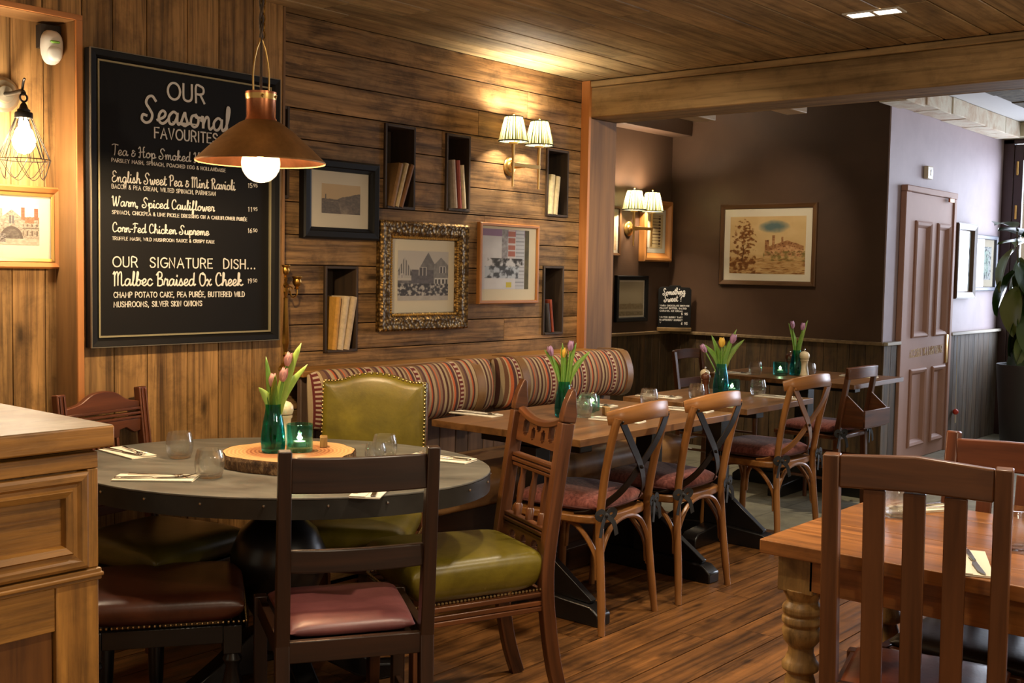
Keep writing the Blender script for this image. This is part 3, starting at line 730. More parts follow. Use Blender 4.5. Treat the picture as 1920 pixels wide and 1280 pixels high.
ring_frame(toB(MB()), 2.032, 2.756, 1.113, 2.053, [(0, 3.5595), (0, 3.551), (0.006, 3.551), (0.006, 3.5595)]).build('gold_slip', GOLDLINE, bd, flat=True)
ring_frame(toB(MB()), 1.9985, 2.7895, 1.0795, 2.0865, [(0, 3.547), (0, 3.5392), (0.003, 3.5392), (0.003, 3.545)]).build('outer_edge', plain('rubbed_silver_edge', (120, 112, 98), 0.4, 0.6), bd, flat=True)
def wr(text, x0, x1, z, h, th, script=False, track=0.0, slope=0.0, arc=0.0):
    return lettering('lettering', text, bd, WHITEP, x0-2.395, z-1.09, x1-x0, h, 3.5595-3.579, th, script, track, slope, arc=arc)
wr('OUR', 2.305, 2.460, 1.954, .058, .0080, slope=.02)
wr('Seasonal', 2.200, 2.572, 1.862, .090, .0092, True, arc=0.004)
lettering('swash', '-', bd, WHITEP, 2.31-2.395, 1.872-.034*.42-1.09, .135, .034, 3.5595-3.579, .004, arc=0.008)
wr('FAVOURITES', 2.252, 2.515, 1.812, .036, .0050, slope=.015)
wr('Tea & Hop Smoked Haddock', 2.088, 2.560, 1.738, .036, .0031, True, slope=.004)
wr('PARSLEY MASH, SPINACH, POACHED EGG & HOLLANDAISE', 2.086, 2.549, 1.714, .012, .0016)
wr('English Sweet Pea & Mint Ravioli', 2.086, 2.592, 1.646, .038, .0031, True, slope=.006)
wr('BACON & PEA CREAM, WILTED SPINACH, PARMESAN', 2.086, 2.506, 1.624, .014, .0016)
wr('Warm, Spiced Cauliflower', 2.087, 2.500, 1.564, .034, .0033, True, slope=.004)
wr('SPINACH, CHICKPEA & LIME PICKLE DRESSING ON A CAULIFLOWER PURÉE', 2.087, 2.646, 1.537, .012, .0016)
wr('Corn-Fed Chicken Supreme', 2.087, 2.476, 1.476, .032, .0033, True)
wr('TRUFFLE MASH, WILD MUSHROOM SAUCE & CRISPY KALE', 2.087, 2.500, 1.448, .011, .0016)
wr('OUR  SIGNATURE  DISH...', 2.089, 2.689, 1.356, .034, .0042)
wr('Malbec Braised Ox Cheek', 2.090, 2.627, 1.291, .048, .0046, True)
wr('CHAMP POTATO CAKE, PEA PURÉE, BUTTERED WILD', 2.092, 2.637, 1.250, .018, .0027)
wr('MUSHROOMS, SILVER SKIN ONIONS', 2.092, 2.447, 1.217, .018, .0027)
for z, t1, t2 in ((1.664, '15', '95'), (1.574, '11', '95'), (1.493, '16', '50'), (1.301, '19', '50')):
    wr(t1, 2.653, 2.672, z, .017, .002); wr(t2, 2.677, 2.696, z+.004, .012, .0017)
lettering('lettering', 'ACCESSIBLE WC & BABY CHANGE', DR, plain('worn_gold_lettering', (176, 132, 40), 0.5), 8.27, 0.775, 0.69, 0.055, 3.118, 0.008, slope=0.02)

# ------------------------------------------------------------------ pictures
def art_mesh(name, parent, w, h, nx, ny, fn, y=0.0, z0=0.0):
    """printed picture w x h, colour worked out point by point; fn(u, v) -> sRGB 0..255"""
    mb = MB(); mb.col = []; vs = []; fs = []
    for j in range(ny+1):
        for i in range(nx+1):
            u, v = i/nx, j/ny; vs.append(((u-.5)*w, y, z0+(v-.5)*h)); mb.col.append(lin([max(0, min(255, c)) for c in fn(u, v)]))
    for j in range(ny):
        for i in range(nx): a = j*(nx+1)+i; fs.append((a, a+1, a+nx+2, a+nx+1))
    mb.add(vs, fs, vs); return mb.build(name, ART, parent, flat=True)
def nz(u, v, s=6, seed=0, oct=4): return noise.fractal(Vector((u*s+seed*13.7, v*s-seed*7.1, seed*3.3)), 1.0, 2.0, oct)*0.5+0.5
def mixc(a, b, t): t = max(0, min(1, t)); return tuple(x*(1-t)+y*t for x, y in zip(a, b))
def art_river(u, v):
    c = mixc((168, 140, 104), (186, 160, 122), v)
    ridge = 0.47+0.05*nz(u, 0.3, 9, 1)+(0.36*max(0, u-0.42)**0.75 if u > .42 else 0)+(0.16 if abs(u-.1) < .018 else 0)
    if v < ridge: c = mixc((66, 56, 54), (112, 96, 86), nz(u, v, 14, 2))
    if v < .42: c = mixc(c, (176, 156, 130), 1.2*max(0, .25-abs(u-(.28+.9*(.42-v))))*nz(u, v, 8, 3)*3)
    if v < .4 and u < .5-.2*v: c = mixc((70, 60, 58), (104, 92, 84), nz(u, v, 20, 4))
    return c
def art_street(u, v):
    c = (196, 190, 184)
    def house(x0, x1, top, peak, t0, t1):
        m_ = (x0+x1)/2; roof = top+peak*(1-abs(u-m_)/((x1-x0)/2)) if peak else top
        return x0 < u < x1 and v < roof
    if house(.42, .76, .66, .32, 0, 0): c = mixc((96, 92, 96), (130, 126, 128), nz(u, v, 12, 5))
    if house(.0, .26, .58, .30, 0, 0): c = (64, 60, 66) if (v > .5 and (abs((u*22) % 1-.5) < .16 or abs(u-.13) > (.9-v)*.38)) else (186, 180, 176)
    if house(.26, .70, .62, 0, 0, 0): c = mixc((74, 70, 80), (106, 100, 110), nz(u, v, 16, 6))
    if house(.70, 1.0, .72, .16, 0, 0): c = mixc((110, 106, 108), (150, 146, 146), nz(u, v, 14, 7))
    for x0, x1, z0, z1 in ((.40, .56, .50, .68), (.82, .95, .56, .70), (.05, .11, .46, .54)):
        if x0 < u < x1 and z0 < v < z1: c = (206, 200, 196) if (u-x0 < .015 or x1-u < .015 or abs(u-(x0+x1)/2) < .008 or z1-v < .015) else (84, 80, 88)
    if v < .45 and u < .26: c = (200, 194, 188) if v > .40 else mixc((70, 66, 74), (150, 144, 144), nz(u, v, 14, 8))
    if .72 < u and .30 < v < .46: c = (204, 200, 196) if abs((u*14) % 1-.5) > .3 or abs(v-.38) > .05 else (60, 56, 62)
    if v < .34: c = mixc((44, 40, 52), (196, 190, 184), (nz(u, v, 18, 9)-.42)*4)
    if v < .10: c = mixc((176, 170, 166), (198, 192, 188), nz(u, v, 12, 10))
    return c
def art_shop_reflection(u, v):  # glass reflection of a shop painted into the print; right strip is the picture
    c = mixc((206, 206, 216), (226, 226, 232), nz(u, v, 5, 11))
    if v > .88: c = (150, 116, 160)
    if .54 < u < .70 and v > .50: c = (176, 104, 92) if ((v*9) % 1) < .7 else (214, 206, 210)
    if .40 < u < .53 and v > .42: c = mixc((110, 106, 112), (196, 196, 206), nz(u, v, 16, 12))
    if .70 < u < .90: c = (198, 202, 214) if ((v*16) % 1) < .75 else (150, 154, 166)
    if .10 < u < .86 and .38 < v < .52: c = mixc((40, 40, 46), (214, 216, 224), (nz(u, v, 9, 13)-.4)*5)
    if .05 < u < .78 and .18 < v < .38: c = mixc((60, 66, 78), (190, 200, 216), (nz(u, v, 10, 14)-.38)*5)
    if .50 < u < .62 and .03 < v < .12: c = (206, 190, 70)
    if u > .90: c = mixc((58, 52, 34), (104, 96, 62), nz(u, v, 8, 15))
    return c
def art_gate(u, v):
    c = mixc((172, 174, 184), (220, 216, 210), nz(u, v, 5, 16))
    q = (u-.52)/.48
    top = .56+.10*nz(q, 0, 3, 40)
    if abs(q-.36) < .22: top = max(top, .66+.18*(1-abs(q-.36)/.22))
    if abs(q-.10) < .05: top = .86
    if q > .58: top = max(top, .66+.03*nz(q, 1, 9, 41))
    tower = abs(q-.62) < .045 and v < .90 or abs(q-.93) < .05 and v < .88
    if v < top or tower:
        c = mixc((142, 128, 112), (192, 178, 158), nz(u, v, 26, 17))
        if q > .60 and .52 < v and not tower: c = mixc((150, 104, 78), (182, 138, 104), nz(u, v, 24, 18))
        if tower and v > .60: c = mixc((150, 92, 68), (172, 118, 90), nz(u, v, 24, 42))
        if abs(q-.36) < .055 and .50 < v < .70 and not (abs(q-.36) < .008): c = (112, 106, 104)
        d = ((q-.36)/.26)**2+((v-.14)/.30)**2
        if d < 1: c = (100, 88, 80) if d > .62 else mixc((84, 74, 68), (140, 128, 114), nz(u, v, 20, 43))
        if q > .62 and (abs(v-.40) < .015 or (abs((q*9) % 1-.5) < .18 and (.22 < v < .34 or .44 < v < .50))): c = (112, 96, 84)
        c = mixc(c, (96, 84, 76), max(0, nz(u, v, 44, 44)-.55)*2.5)
    if v < .14: c = mixc((164, 148, 128), (200, 188, 168), nz(u, v, 22, 19))
    if q < .22 and .06 < v < .26: c = mixc((64, 54, 50), (186, 176, 166), nz(u, v, 40, 20)*1.3-.1)
    return c
def art_farm(u, v):
    c = mixc((204, 168, 112), (226, 194, 140), nz(u, v, 4, 21))
    b = ((u-.56-.06*nz(u, v, 5, 45))/.20)**2+((v-.80-.05*nz(u, v, 6, 46))/.10)**2
    c = mixc((96, 116, 112), c, max(0, min(1, b*.9-.15+.5*(nz(u, v, 8, 22)-.5)))**.8)
    if v < .36: c = mixc(c, (178, 128, 70), min(1, (.36-v)*9)*(.35+.9*(nz(u*.6, v*2.6, 14, 23)-.35)))
    roof = .57-abs(u-.76)*.42
    if abs(u-.585) < .018: roof = .66
    if abs(u-.70) < .012: roof = .63
    if abs(u-.50) < .03: roof = .58
    if .47 < u < .98 and .30 < v < roof+.02*nz(u, v, 20, 47):
        c = mixc((186, 130, 82), (224, 180, 128), nz(u, v, 18, 24))
        if abs(u-.76)*.42+v > .50: c = mixc((150, 100, 60), (196, 146, 98), nz(u, v, 22, 48))
        c = mixc(c, (112, 66, 36), max(0, nz(u, v, 38, 26)-.56)*4)
    if .45 < u < 1 and .22 < v < .40: c = mixc(c, (132, 112, 60), max(0, nz(u, v, 16, 25)-.42)*3.2)
    d = ((u-.18-.03*nz(u, v, 7, 49))/.16)**2+((v-.62)/.32)**2
    k = (nz(u, v, 22, 27)-.34-.26*d)*5
    if d < 1.2 and k > 0: c = mixc(c, mixc((92, 54, 22), (164, 108, 54), nz(u, v, 50, 28)), k)
    if v < .42 and u < .36:
        k = (nz(u, v, 20, 29)-.36-.5*abs(v-.2))*5
        if k > 0: c = mixc(c, mixc((92, 52, 22), (150, 98, 46), nz(u, v, 46, 30)), k)
    if .15 < u < .21 and .2 < v < .5 and abs(u-.18-.01*math.sin(v*20)) < .008: c = (96, 58, 26)
    k = max(0, nz(u*.5, v*3, 20, 31)-.56)*4*(v < .28)
    return mixc(c, (132, 86, 42), k)
def art_spoons(u, v):
    c = (206, 178, 128)
    k = (v*11) % 1
    if abs(k-.5) < .1 and .22 < u < .78: c = (88, 56, 26)
    if ((u-.74)/.09)**2+((k-.5)/.34)**2 < 1 or ((u-.2)/.05)**2+((k-.5)/.24)**2 < 1: c = (84, 52, 24)
    return c if .06 < v < .94 else (206, 178, 128)
def art_coast(u, v):
    c = mixc((176, 158, 124), (196, 180, 146), v)
    if .20 < v < .34+.03*nz(u, 0, 12, 32): c = mixc((134, 116, 84), (170, 152, 116), nz(u, v, 18, 33))
    if v < .12: c = mixc((120, 106, 76), (168, 150, 116), nz(u, v, 14, 34))
    return c
def art_pale(u, v): return mixc((196, 152, 104), (232, 206, 160), .6*v+.5*nz(u, v, 4, 35))
def art_poster(u, v):
    c = (206, 212, 210)
    if .2 < u < .8 and .1 < v < .9: c = mixc((150, 190, 176), (224, 228, 216), nz(u, v, 5, 36))
    if u < .35 and v < .3: c = mixc((214, 96, 134), c, nz(u, v, 4, 37))
    if nz(u, v, 14, 38) > .66: c = (96, 100, 104)
    return c
def picture(name, label, x0, x1, z0, z1, ywall, rings, fmat, mount, art, mmat=MOUNT, facing=0, n=(56, 44), extra=None, slip=None):
    """framed picture on a wall facing -Y (facing 0) or -X (facing -90); rings = frame profile (inset, stand-off)"""
    cx, cz = (x0+x1)/2, (z0+z1)/2; w_, h_ = x1-x0, z1-z0
    loc = (cx, ywall, cz) if facing == 0 else (ywall, cx, cz)
    o = thing(name, label, 'picture', loc, math.radians(facing))
    ring_frame(MB(), -w_/2, w_/2, -h_/2, h_/2, [(a, -b) for a, b in rings]).build('frame', fmat, o, flat=True)
    fi = rings[-1][0]; yb = -rings[-1][1]
    if slip:
        ring_frame(MB(), -w_/2+fi, w_/2-fi, -h_/2+fi, h_/2-fi, [(0, yb), (0, yb-0.006), (slip[0], yb-0.004), (slip[0], yb)]).build('slip', slip[1], o, flat=True); 
    MB().box(-w_/2+fi*.6, w_/2-fi*.6, yb+0.002, -0.001, -h_/2+fi*.6, h_/2-fi*.6).build('mount', mmat, o)
    ml, mr, mbm, mt = mount
    aw = w_-2*fi-ml-mr; ah = h_-2*fi-mbm-mt
    a = art_mesh('print', o, aw, ah, n[0], n[1], art, y=yb+0.001)
    a.location = ((ml-mr)/2, 0, (mbm-mt)/2)
    MB().box(-w_/2+fi*.8, w_/2-fi*.8, yb-0.0035, yb-0.0025, -h_/2+fi*.8, h_/2-fi*.8).build('glass', PANE, o)
    return o
GILT = N('carved_gilt'); _g = GILT.attr('gco').outputs['Vector']
_v = GILT.new('ShaderNodeTexVoronoi', i_Scale=1.0); GILT.ln(GILT.scale(_g, (60, 60, 60)), _v.inputs['Vector'])
GILT.base(GILT.ramp(_v.outputs['Distance'], [(0.1, lin((160, 126, 70))), (0.6, lin((78, 58, 30)))])).set(Roughness=0.42, Metallic=0.75); GILT.bump(_v.outputs['Distance'], 0.8, 0.006); GILT = GILT.m
picture('framed_landscape', 'black framed sepia river landscape with wide cream mount, beside the copper pendant', 2.980, 3.398, 1.486, 1.815, YW-.001,
        [(0, 0), (0, .03), (.008, .036), (.03, .034), (.034, .026), (.046, .022), (.048, .012)], BLACKP, (.062, .046, .058, .052), art_river, MOUNTG, n=(110, 84))
o = picture('framed_street_scene', 'largest wall picture, old street photograph in a carved gilt frame', 3.411, 3.984, 1.088, 1.578, YW-.001,
        [(0, 0), (0, .026), (.01, .036), (.03, .03), (.05, .032), (.066, .022), (.076, .016), (.080, .008)], GILT, (.045, .040, .055, .050), art_street, n=(140, 110))
mb = MB(); w_, h_ = .573, .490                                      # bead of knuckles round the gilt sight edge
for s, L, hor in ((-1, w_, 1), (1, w_, 1), (-1, h_, 0), (1, h_, 0)):
    nn = int((L-.15)/.0115)
    for i in range(nn):
        q = -L/2+.078+(L-.156)*(i+.5)/nn; e = s*((h_ if hor else w_)/2-.071)
        mb.ball(.0062, (q, -.022, e) if hor else (e, -.022, q), 6)
mb.build('beading', plain('bright_gilt_bead', (206, 166, 92), 0.35, 0.9), o)
picture('framed_reflection_print', 'thin oak framed picture, shop reflection painted in its print, right of the gilt frame', 4.070, 4.525, 1.202, 1.598, YW-.001,
        [(0, 0), (0, .02), (.004, .024), (.014, .024), (.017, .012)], W_FRAMEO, (.012, .055, .055, .012), art_shop_reflection, n=(110, 90))
picture('framed_watercolour', 'watercolour of a stone gateway in an orange wood frame under the cage lamp', 1.520, 1.978, 1.345, 1.622, YR-.001,
        [(0, 0), (0, .018), (.006, .024), (.02, .018), (.024, .012)], W_EDGE, (.05, .05, .055, .035), art_gate, slip=(.010, plain('gold_slip_edge', (190, 150, 80), .35, .7)), n=(220, 130))
picture('framed_painting', 'brown framed landscape painting with a blue cloud, alone on the dark wall', 3.669, 4.472, 1.285, 1.906, 7.828,
        [(0, 0), (0, .02), (.006, .026), (.034, .020), (.038, .012)], W_FRAMED, (.048, .048, .052, .058), art_farm, MOUNT, -90, (200, 150))
picture('framed_chart', 'wide wooden framed print of spoons behind the alcove sconce', 7.376, 7.775, 1.455, 1.935, 4.938,
        [(0, 0), (0, .05), (.012, .06), (.03, .058), (.05, .04), (.07, .03)], W_FRAMEO, (.035, .035, .035, .035), art_spoons, facing=0, n=(40, 60))
picture('framed_coast_print', 'black framed pale coast print low on the alcove wall beside the dessert sign', 7.060, 7.490, .986, 1.343, 4.938,
        [(0, 0), (0, .025), (.006, .03), (.03, .026), (.036, .012)], BLACKP, (.012, .012, .012, .012), art_coast)
picture('framed_pale_print', 'pale print in dark frame cut off by the wooden post', 6.70, 7.10, 1.490, 1.866, 4.938,
        [(0, 0), (0, .02), (.005, .026), (.02, .022), (.024, .012)], W_FRAMED, (.02, .02, .02, .02), art_pale)
picture('framed_pink_poster', 'brown framed poster with pink patch, beside the pink panelled door', 9.155, 9.615, 1.205, 1.810, 3.148,
        [(0, 0), (0, .05), (.01, .055), (.05, .045), (.06, .02)], W_FRAMED, (.01, .01, .01, .01), art_poster)
picture('framed_green_poster', 'blue-grey framed poster partly behind the rubber plant', 9.655, 10.22, 1.265, 1.735, 3.148,
        [(0, 0), (0, .03), (.006, .035), (.03, .03), (.035, .012)], plain('blue_grey_frame', (92, 96, 112), .4), (.07, .07, .06, .06), art_poster)
# ------------------------------------------------------------------ lamps
m = N('pleated_green_cream_silk'); g = m.attr('gco').outputs['Vector']
sp = m.new('ShaderNodeSeparateXYZ'); m.ln(g, sp.inputs[0])
an = m.math('ARCTAN2', sp.outputs[2], sp.outputs[1])
pl = m.new('ShaderNodeTexNoise', noise_dimensions='1D'); m.ln(m.math('MULTIPLY', an, 9.0), pl.inputs['W']); pl.inputs['Scale'].default_value = 1.0; pl.inputs['Detail'].default_value = 3
stp = m.ramp(pl.outputs['Fac'], [(0.40, lin((52, 58, 30))), (0.47, lin((120, 120, 66))), (0.53, lin((236, 228, 196)))])
df = m.new('ShaderNodeBsdfDiffuse'); tl = m.new('ShaderNodeBsdfTranslucent'); m.ln(stp, df.inputs[0]); m.ln(m.mix(1.0, stp, (.14, .137, .115), 'MULTIPLY'), tl.inputs[0])
mx = m.new('ShaderNodeMixShader'); mx.inputs[0].default_value = 0.6; m.ln(df.outputs[0], mx.inputs[1]); m.ln(tl.outputs[0], mx.inputs[2]); m.ln(mx.outputs[0], m.out.inputs['Surface'])
SILK = m.m
DKTRIM = plain('dark_green_trim', (46, 46, 26), 0.8)
def sconce(label, loc, k, energy):
    o = thing('wall_sconce', label, 'wall lamp', loc, 0, 'twin shade wall sconces')
    ry = Matrix.Rotation(PI/2, 4, 'X')
    MB(Matrix.Scale(k, 4)).lathe([(.046, 0), (.046, .006), (.040, .012), (.030, .014), (.026, .022), (.012, .026), (.010, .105)], (0, 0, 0), 24, ry).build('wall_plate', BRASSB, o)
    MB(Matrix.Scale(k, 4)).beam((-.108, -.108, 0), (.108, -.108, 0), .012, .018).build('cross_bar', BRASSB, o, .001)
    for s in (-1, 1):
        x = s*.099
        MB(Matrix.Scale(k, 4)).tube([(x, -.108, -.108), (x, -.108, -.02), (x, -.108, .10)], .0062, 10, rs=[.85, 1.0, 1.45]).lathe([(.022, .096), (.022, .104), (.012, .106)], (x, -.108, 0), 16).build('stem', BRASSB, o)
        sh = MB(Matrix.Scale(k, 4)); n = 96; prof = [(.070, .108), (.062, .15), (.0525, .19), (.043, .226)]
        sh.lathe(prof, (x, -.108, 0), n, cap=False, rnd=0.0, wob=lambda a: 1+.022*math.sin(a*32))
        sho = sh.build('lamp_shade', SILK, o, angle=60)
        MB(Matrix.Scale(k, 4)).tube([(x+.0705*math.cos(a*PI/16), -.108+.0705*math.sin(a*PI/16), .109) for a in range(32)], .0034, 6, closed=True).build('trim', DKTRIM, sho)
        MB(Matrix.Scale(k, 4)).tube([(x+.0435*math.cos(a*PI/16), -.108+.0435*math.sin(a*PI/16), .226) for a in range(32)], .003, 6, closed=True).build('trim', DKTRIM, sho)
        MB(Matrix.Scale(k, 4)).ball(.006, (x, -.108, .238), 10).tube([(x-.042, -.108, .228), (x+.042, -.108, .228)], .0015, 6).build('finial', BRASSB, sho)
        MB(Matrix.Scale(k, 4)).ball(.015, (x, -.108, .190), 12, 1.2).build('bulb', FILW, o)
        lamp('POINT', 'sconce_light', (loc[0]+x*k, loc[1]-.108*k, loc[2]+.190*k), energy, WARM2, .028*k)
    return o
sconce('brass twin wall sconce with pleated green shades on the plank wall', (4.300, YW-.001, 1.880), 1.0, 17.0)
sconce('brass twin wall sconce with pleated shades in the dark painted alcove', (7.225, 4.938, 1.702), 1.24, 32.0)

# copper pendant over the grey table
PX, PY = 2.133, 2.80
o = thing('pendant_lamp', 'copper cone pendant lamp hanging over the grey oval table', 'pendant lamp', (PX, PY, 1.66), 0)
MB().lathe([(.190, .022), (.193, .018), (.1945, .022), (.153, .062), (.098, .112), (.064, .136), (.048, .144)], n=64, cap=False).build('shade', COPPERD, o)
MB().lathe([(.189, .021), (.151, .058), (.096, .108), (.048, .140)], n=64, cap=False).build('shade_lining', COPPER, o)
MB().lathe([(.048, .136), (.047, .146), (.0435, .155), (.0445, .215), (.0465, .226), (.0465, .229), (.044, .229), (.041, .215), (.040, .15)], n=40, cap=False).build('collar', COPPER, o)
MB().lathe([(.0450, .206), (.0462, .212), (.0475, .222), (.0455, .222)], n=40, cap=False).ball(.005, (-.025, -.039, .214), 8).ball(.005, (.021, -.041, .214), 8).build('brass_band', BRASSB, o)
hook = smooth([(-.028, 0, .222), (-.029, 0, .29), (-.018, 0, .35), (-.003, 0, .385), (0, 0, .395)], 5)
MB().tube(hook, .0028, 8).tube([(-p.x, p.y, p.z) for p in hook], .0028, 8).build('wire_bail', BRASSB, o)
cd = MB()
for s in (0, PI): cd.tube([(.004*math.cos(s+t*.55), .004*math.sin(s+t*.55), .39+t*.0108) for t in range(31)], .0042, 6)
cd.tube([(0, 0, .20), (0, 0, .40)], .004, 8)
cd.build('twisted_cord', plain('brown_twisted_flex', (64, 50, 36), .8), o)
mb = MB()
for i in range(13):
    z = .40+i*.0245; pts = [(.008*math.cos(a*PI/5), 0, .014*math.sin(a*PI/5)) for a in range(10)]
    mb.tube([(RZ(90*(i % 2)) @ Vector(p))+Vector((0.006, 0, z)) for p in pts], .0022, 6, closed=True)
mb.build('chain', BRASS, o)
MB().ball(.058, (0, 0, .016), 28).build('bulb', BULBG, o)
MB().lathe([(.018, .065), (.020, .075), (.020, .14), (.0, .14)], n=20).build('bulb_cap', BRASS, o)
MB().ball(.014, (0, 0, .026), 12).build('filament', FILA, o)
lamp('POINT', 'pendant_light', (PX, PY, 1.66+.026), 34, WARM, .032)

# caged wall lamp in the recess
o = thing('cage_lamp', 'wire cage wall lamp with bright bulb, at the left edge above the watercolour', 'wall lamp', (1.785, YR-.001, 1.915), 0)
ry = Matrix.Rotation(PI/2, 4, 'X')
MB().lathe([(.058, 0), (.058, .006), (.050, .010), (.046, .018), (.030, .022), (.026, .030), (.0, .032)], n=32, M=ry).build('wall_plate', plain('brushed_nickel', (176, 166, 146), .35, .9), o)
arm = smooth([(0, -.02, 0), (-.005, -.08, -.004), (-.008, -.15, -.004), (-.012, -.172, -.012)], 5)
MB().tube(arm, .008, 10).tube(smooth([(-.010, -.160, .0), (-.012, -.172, .026), (-.012, -.180, .034)], 4), .004, 8).build('arm', IRON, o)
cx, cy = -.012, -.172
MB().tube([(cx+.012*math.cos(a*PI/8), cy, -.026+.012*math.sin(a*PI/8)) for a in range(16)], .0034, 8, closed=True).lathe([(.004, -.04), (.010, -.048), (.014, -.06), (.020, -.064), (.020, -.07)], (cx, cy, 0), 20).lathe([(.026, -.072), (.028, -.076), (.028, -.090), (.022, -.092)], (cx, cy, 0), 20).build('lamp_holder', IRON, o)
mb = MB(); n = 12
top = [(.024*math.cos(2*PI*i/n), .024*math.sin(2*PI*i/n)) for i in range(n)]
for i in range(n):
    for s in (-1, 1):
        a = 2*PI*i/n; b = a+s*.20
        mb.tube([(cx+.024*math.cos(a), cy+.024*math.sin(a), -.088), (cx+.050*math.cos(a+.5*(b-a)), cy+.050*math.sin(a+.5*(b-a)), -.15), (cx+.080*math.cos(b), cy+.080*math.sin(b), -.222)], .0011, 5)
for i in range(8):
    a = 2*PI*i/8
    mb.tube(smooth([(cx+.080*math.cos(a+t*.5), cy+.080*math.sin(a+t*.5), -.222-.064*math.sin(PI*min(1, abs(t)*1.0)/1)*1.0 if False else -.222-.060*math.sin(PI*t)) for t in (0, .25, .5, .75, 1.0)][:1] + [(cx+(.080-.02*math.sin(PI*t))*math.cos(a+t*1.25), cy+(.080-.02*math.sin(PI*t))*math.sin(a+t*1.25), -.222-.062*math.sin(PI*t)) for t in (.2, .4, .6, .8, 1.0)], 4), .0011, 5)
mb.tube([(cx+.080*math.cos(a*PI/16), cy+.080*math.sin(a*PI/16), -.222) for a in range(32)], .0016, 6, closed=True)
mb.build('wire_cage', IRON, o)
MB().lathe([(.0, -.205), (.02, -.198), (.033, -.178), (.036, -.160), (.028, -.135), (.016, -.112), (.014, -.092)], (cx, cy, 0), 24).build('bulb', FILW, o)
lamp('POINT', 'cage_lamp_light', (1.785+cx-.03, YR+cy, 1.915-.165), 19, WARM2, .05)

# ceiling fitting, sensor, thermostat, small things on walls
o = thing('ceiling_downlight', 'small white rectangular twin downlight in the plank ceiling', 'ceiling light', (4.245, 1.79, CEIL), math.radians(3))
mb = MB(); x0, x1, y0, y1 = -.048, .048, -.11, .11; t = .014
mb.box(x0, x1, y0, y0+t, -.006, -.0005).box(x0, x1, y1-t, y1, -.006, -.0005).box(x0, x0+t, y0+t, y1-t, -.006, -.0005).box(x1-t, x1, y0+t, y1-t, -.006, -.0005).box(x0+t, x1-t, -.008, .008, -.006, -.0005)
mb.build('frame', WHITEPL, o, .001)
for s in (-1, 1):
    MB().box(-.034, .034, s*.052-.043, s*.052+.043, -.0035, -.0005).build('lamp_face', plain('lit_diffuser', (255, 246, 230), .5, emit=(255, 240, 216), es=5), o)
o = thing('motion_sensor', 'white alarm motion sensor in the top corner of the recess', 'sensor', (1.930, YR-.05, 2.085), math.radians(-6))
def bean(w_, h_, d_):
    mb = MB(); n = 20; vs = []; m_ = 7
    for k in range(m_+1):
        a = k/m_*PI/2
        for i in range(n):
            t = 2*PI*i/n; ex = abs(math.cos(t))**.75*math.copysign(1, math.cos(t)); ez = abs(math.sin(t))**.75*math.copysign(1, math.sin(t))
            s = math.cos(a)**.5 if k < m_ else 0.0
            vs.append((w_/2*ex*s*(1 if ez > 0 else .92+.08*(1+ez)), -d_*math.sin(a), h_/2*ez*s))
    fs = [(k*n+i, k*n+(i+1) % n, (k+1)*n+(i+1) % n, (k+1)*n+i) for k in range(m_) for i in range(n)] + [tuple(range(n-1, -1, -1))]
    mb.add(vs, fs, vs); return mb
bean(.072, .115, .038).build('housing', WHITEPL, o, angle=60)
b = bean(.050, .050, .014).build('lens', plain('frosted_lens', (226, 226, 222), .3), o, angle=60); b.location = (0, -.032, -.024)
b = bean(.034, .010, .006).build('indicator', plain('green_indicator', (112, 160, 58), .4), o, angle=60); b.location = (0, -.036, .014)
MB().box(-.032, .034, .0, .045, .0, .075).build('gap_block', plain('dark_gap_brown', (38, 28, 18), .8), o)  # dark block standing in for the dark gap behind the sensor
o = thing('thermostat', 'small cream thermostat box on the mauve wall above the pink door', 'thermostat', (8.54, 3.149, 2.155))
MB().box(-.055, .055, -.035, 0, -.048, .048).build('housing', plain('cream_plastic', (216, 206, 178), .4), o, .006)
MB().box(.005, .038, -.038, -.034, -.022, .022).build('display', plain('grey_display', (150, 150, 160), .2), o, .001)
o = thing('hanging_bauble', 'small red bauble hanging on a white string against grey boards', 'bauble', (9.27, 3.10, .26))
MB().ball(.024, (0, 0, .03), 14).build('bauble_ball', plain('red_bauble', (206, 66, 44), .35), o)
MB().tube([(0, 0, .052), (.003, .005, .3), (.0, .012, .636)], .003, 6).tube([(0, 0, .008), (.004, 0, -.06)], .006, 6).build('string', PAPER, o)

# dessert sign on the dado shelf
o = thing('dessert_sign', 'small black dessert sign in a wooden foot on the alcove dado shelf', 'sign', (7.70, 4.80, .906), math.radians(-56))
p_ = [(-.13, .02), (.13, .02), (.13, .33), (.115, .35), (.05, .352), (.04, .365), (-.04, .365), (-.05, .352), (-.115, .35), (-.13, .33)]
MB().prism(p_, .012, RX(90) @ T(0, 0, -.006)).build('board', CHALK, o, .002)
MB().box(-.135, .135, -.03, .03, 0, .03).build('foot', W_PINEL, o, .003)
def sg(t, x, wd, z, h, th, script=False, slope=0.0): lettering('lettering', t, o, WHITEP, x, z, wd, h, -.0062, th, script, 0, slope)
sg('Something', -.095, .175, .285, .052, .006, True, .08); sg('Sweet ?', -.085, .145, .232, .052, .006, True, .06)
for i, (a, wd) in enumerate((('WARM CHOCOLATE BROWNIE', .23), ('PEANUT BUTTER, SALTED', .21), ('CARAMEL ICE CREAM', .18))): sg(a, -.115, wd, .198-i*.021, .011, .003)
sg('5 95', .055, .05, .132, .015, .004)
for i, (a, wd) in enumerate((('WINTER BERRY TART', .18), ('RASPBERRY SORBET', .18), ('V', .012))): sg(a, -.115, wd, .105-i*.021, .011, .003)
sg('6 95', .055, .05, .055, .018, .004)

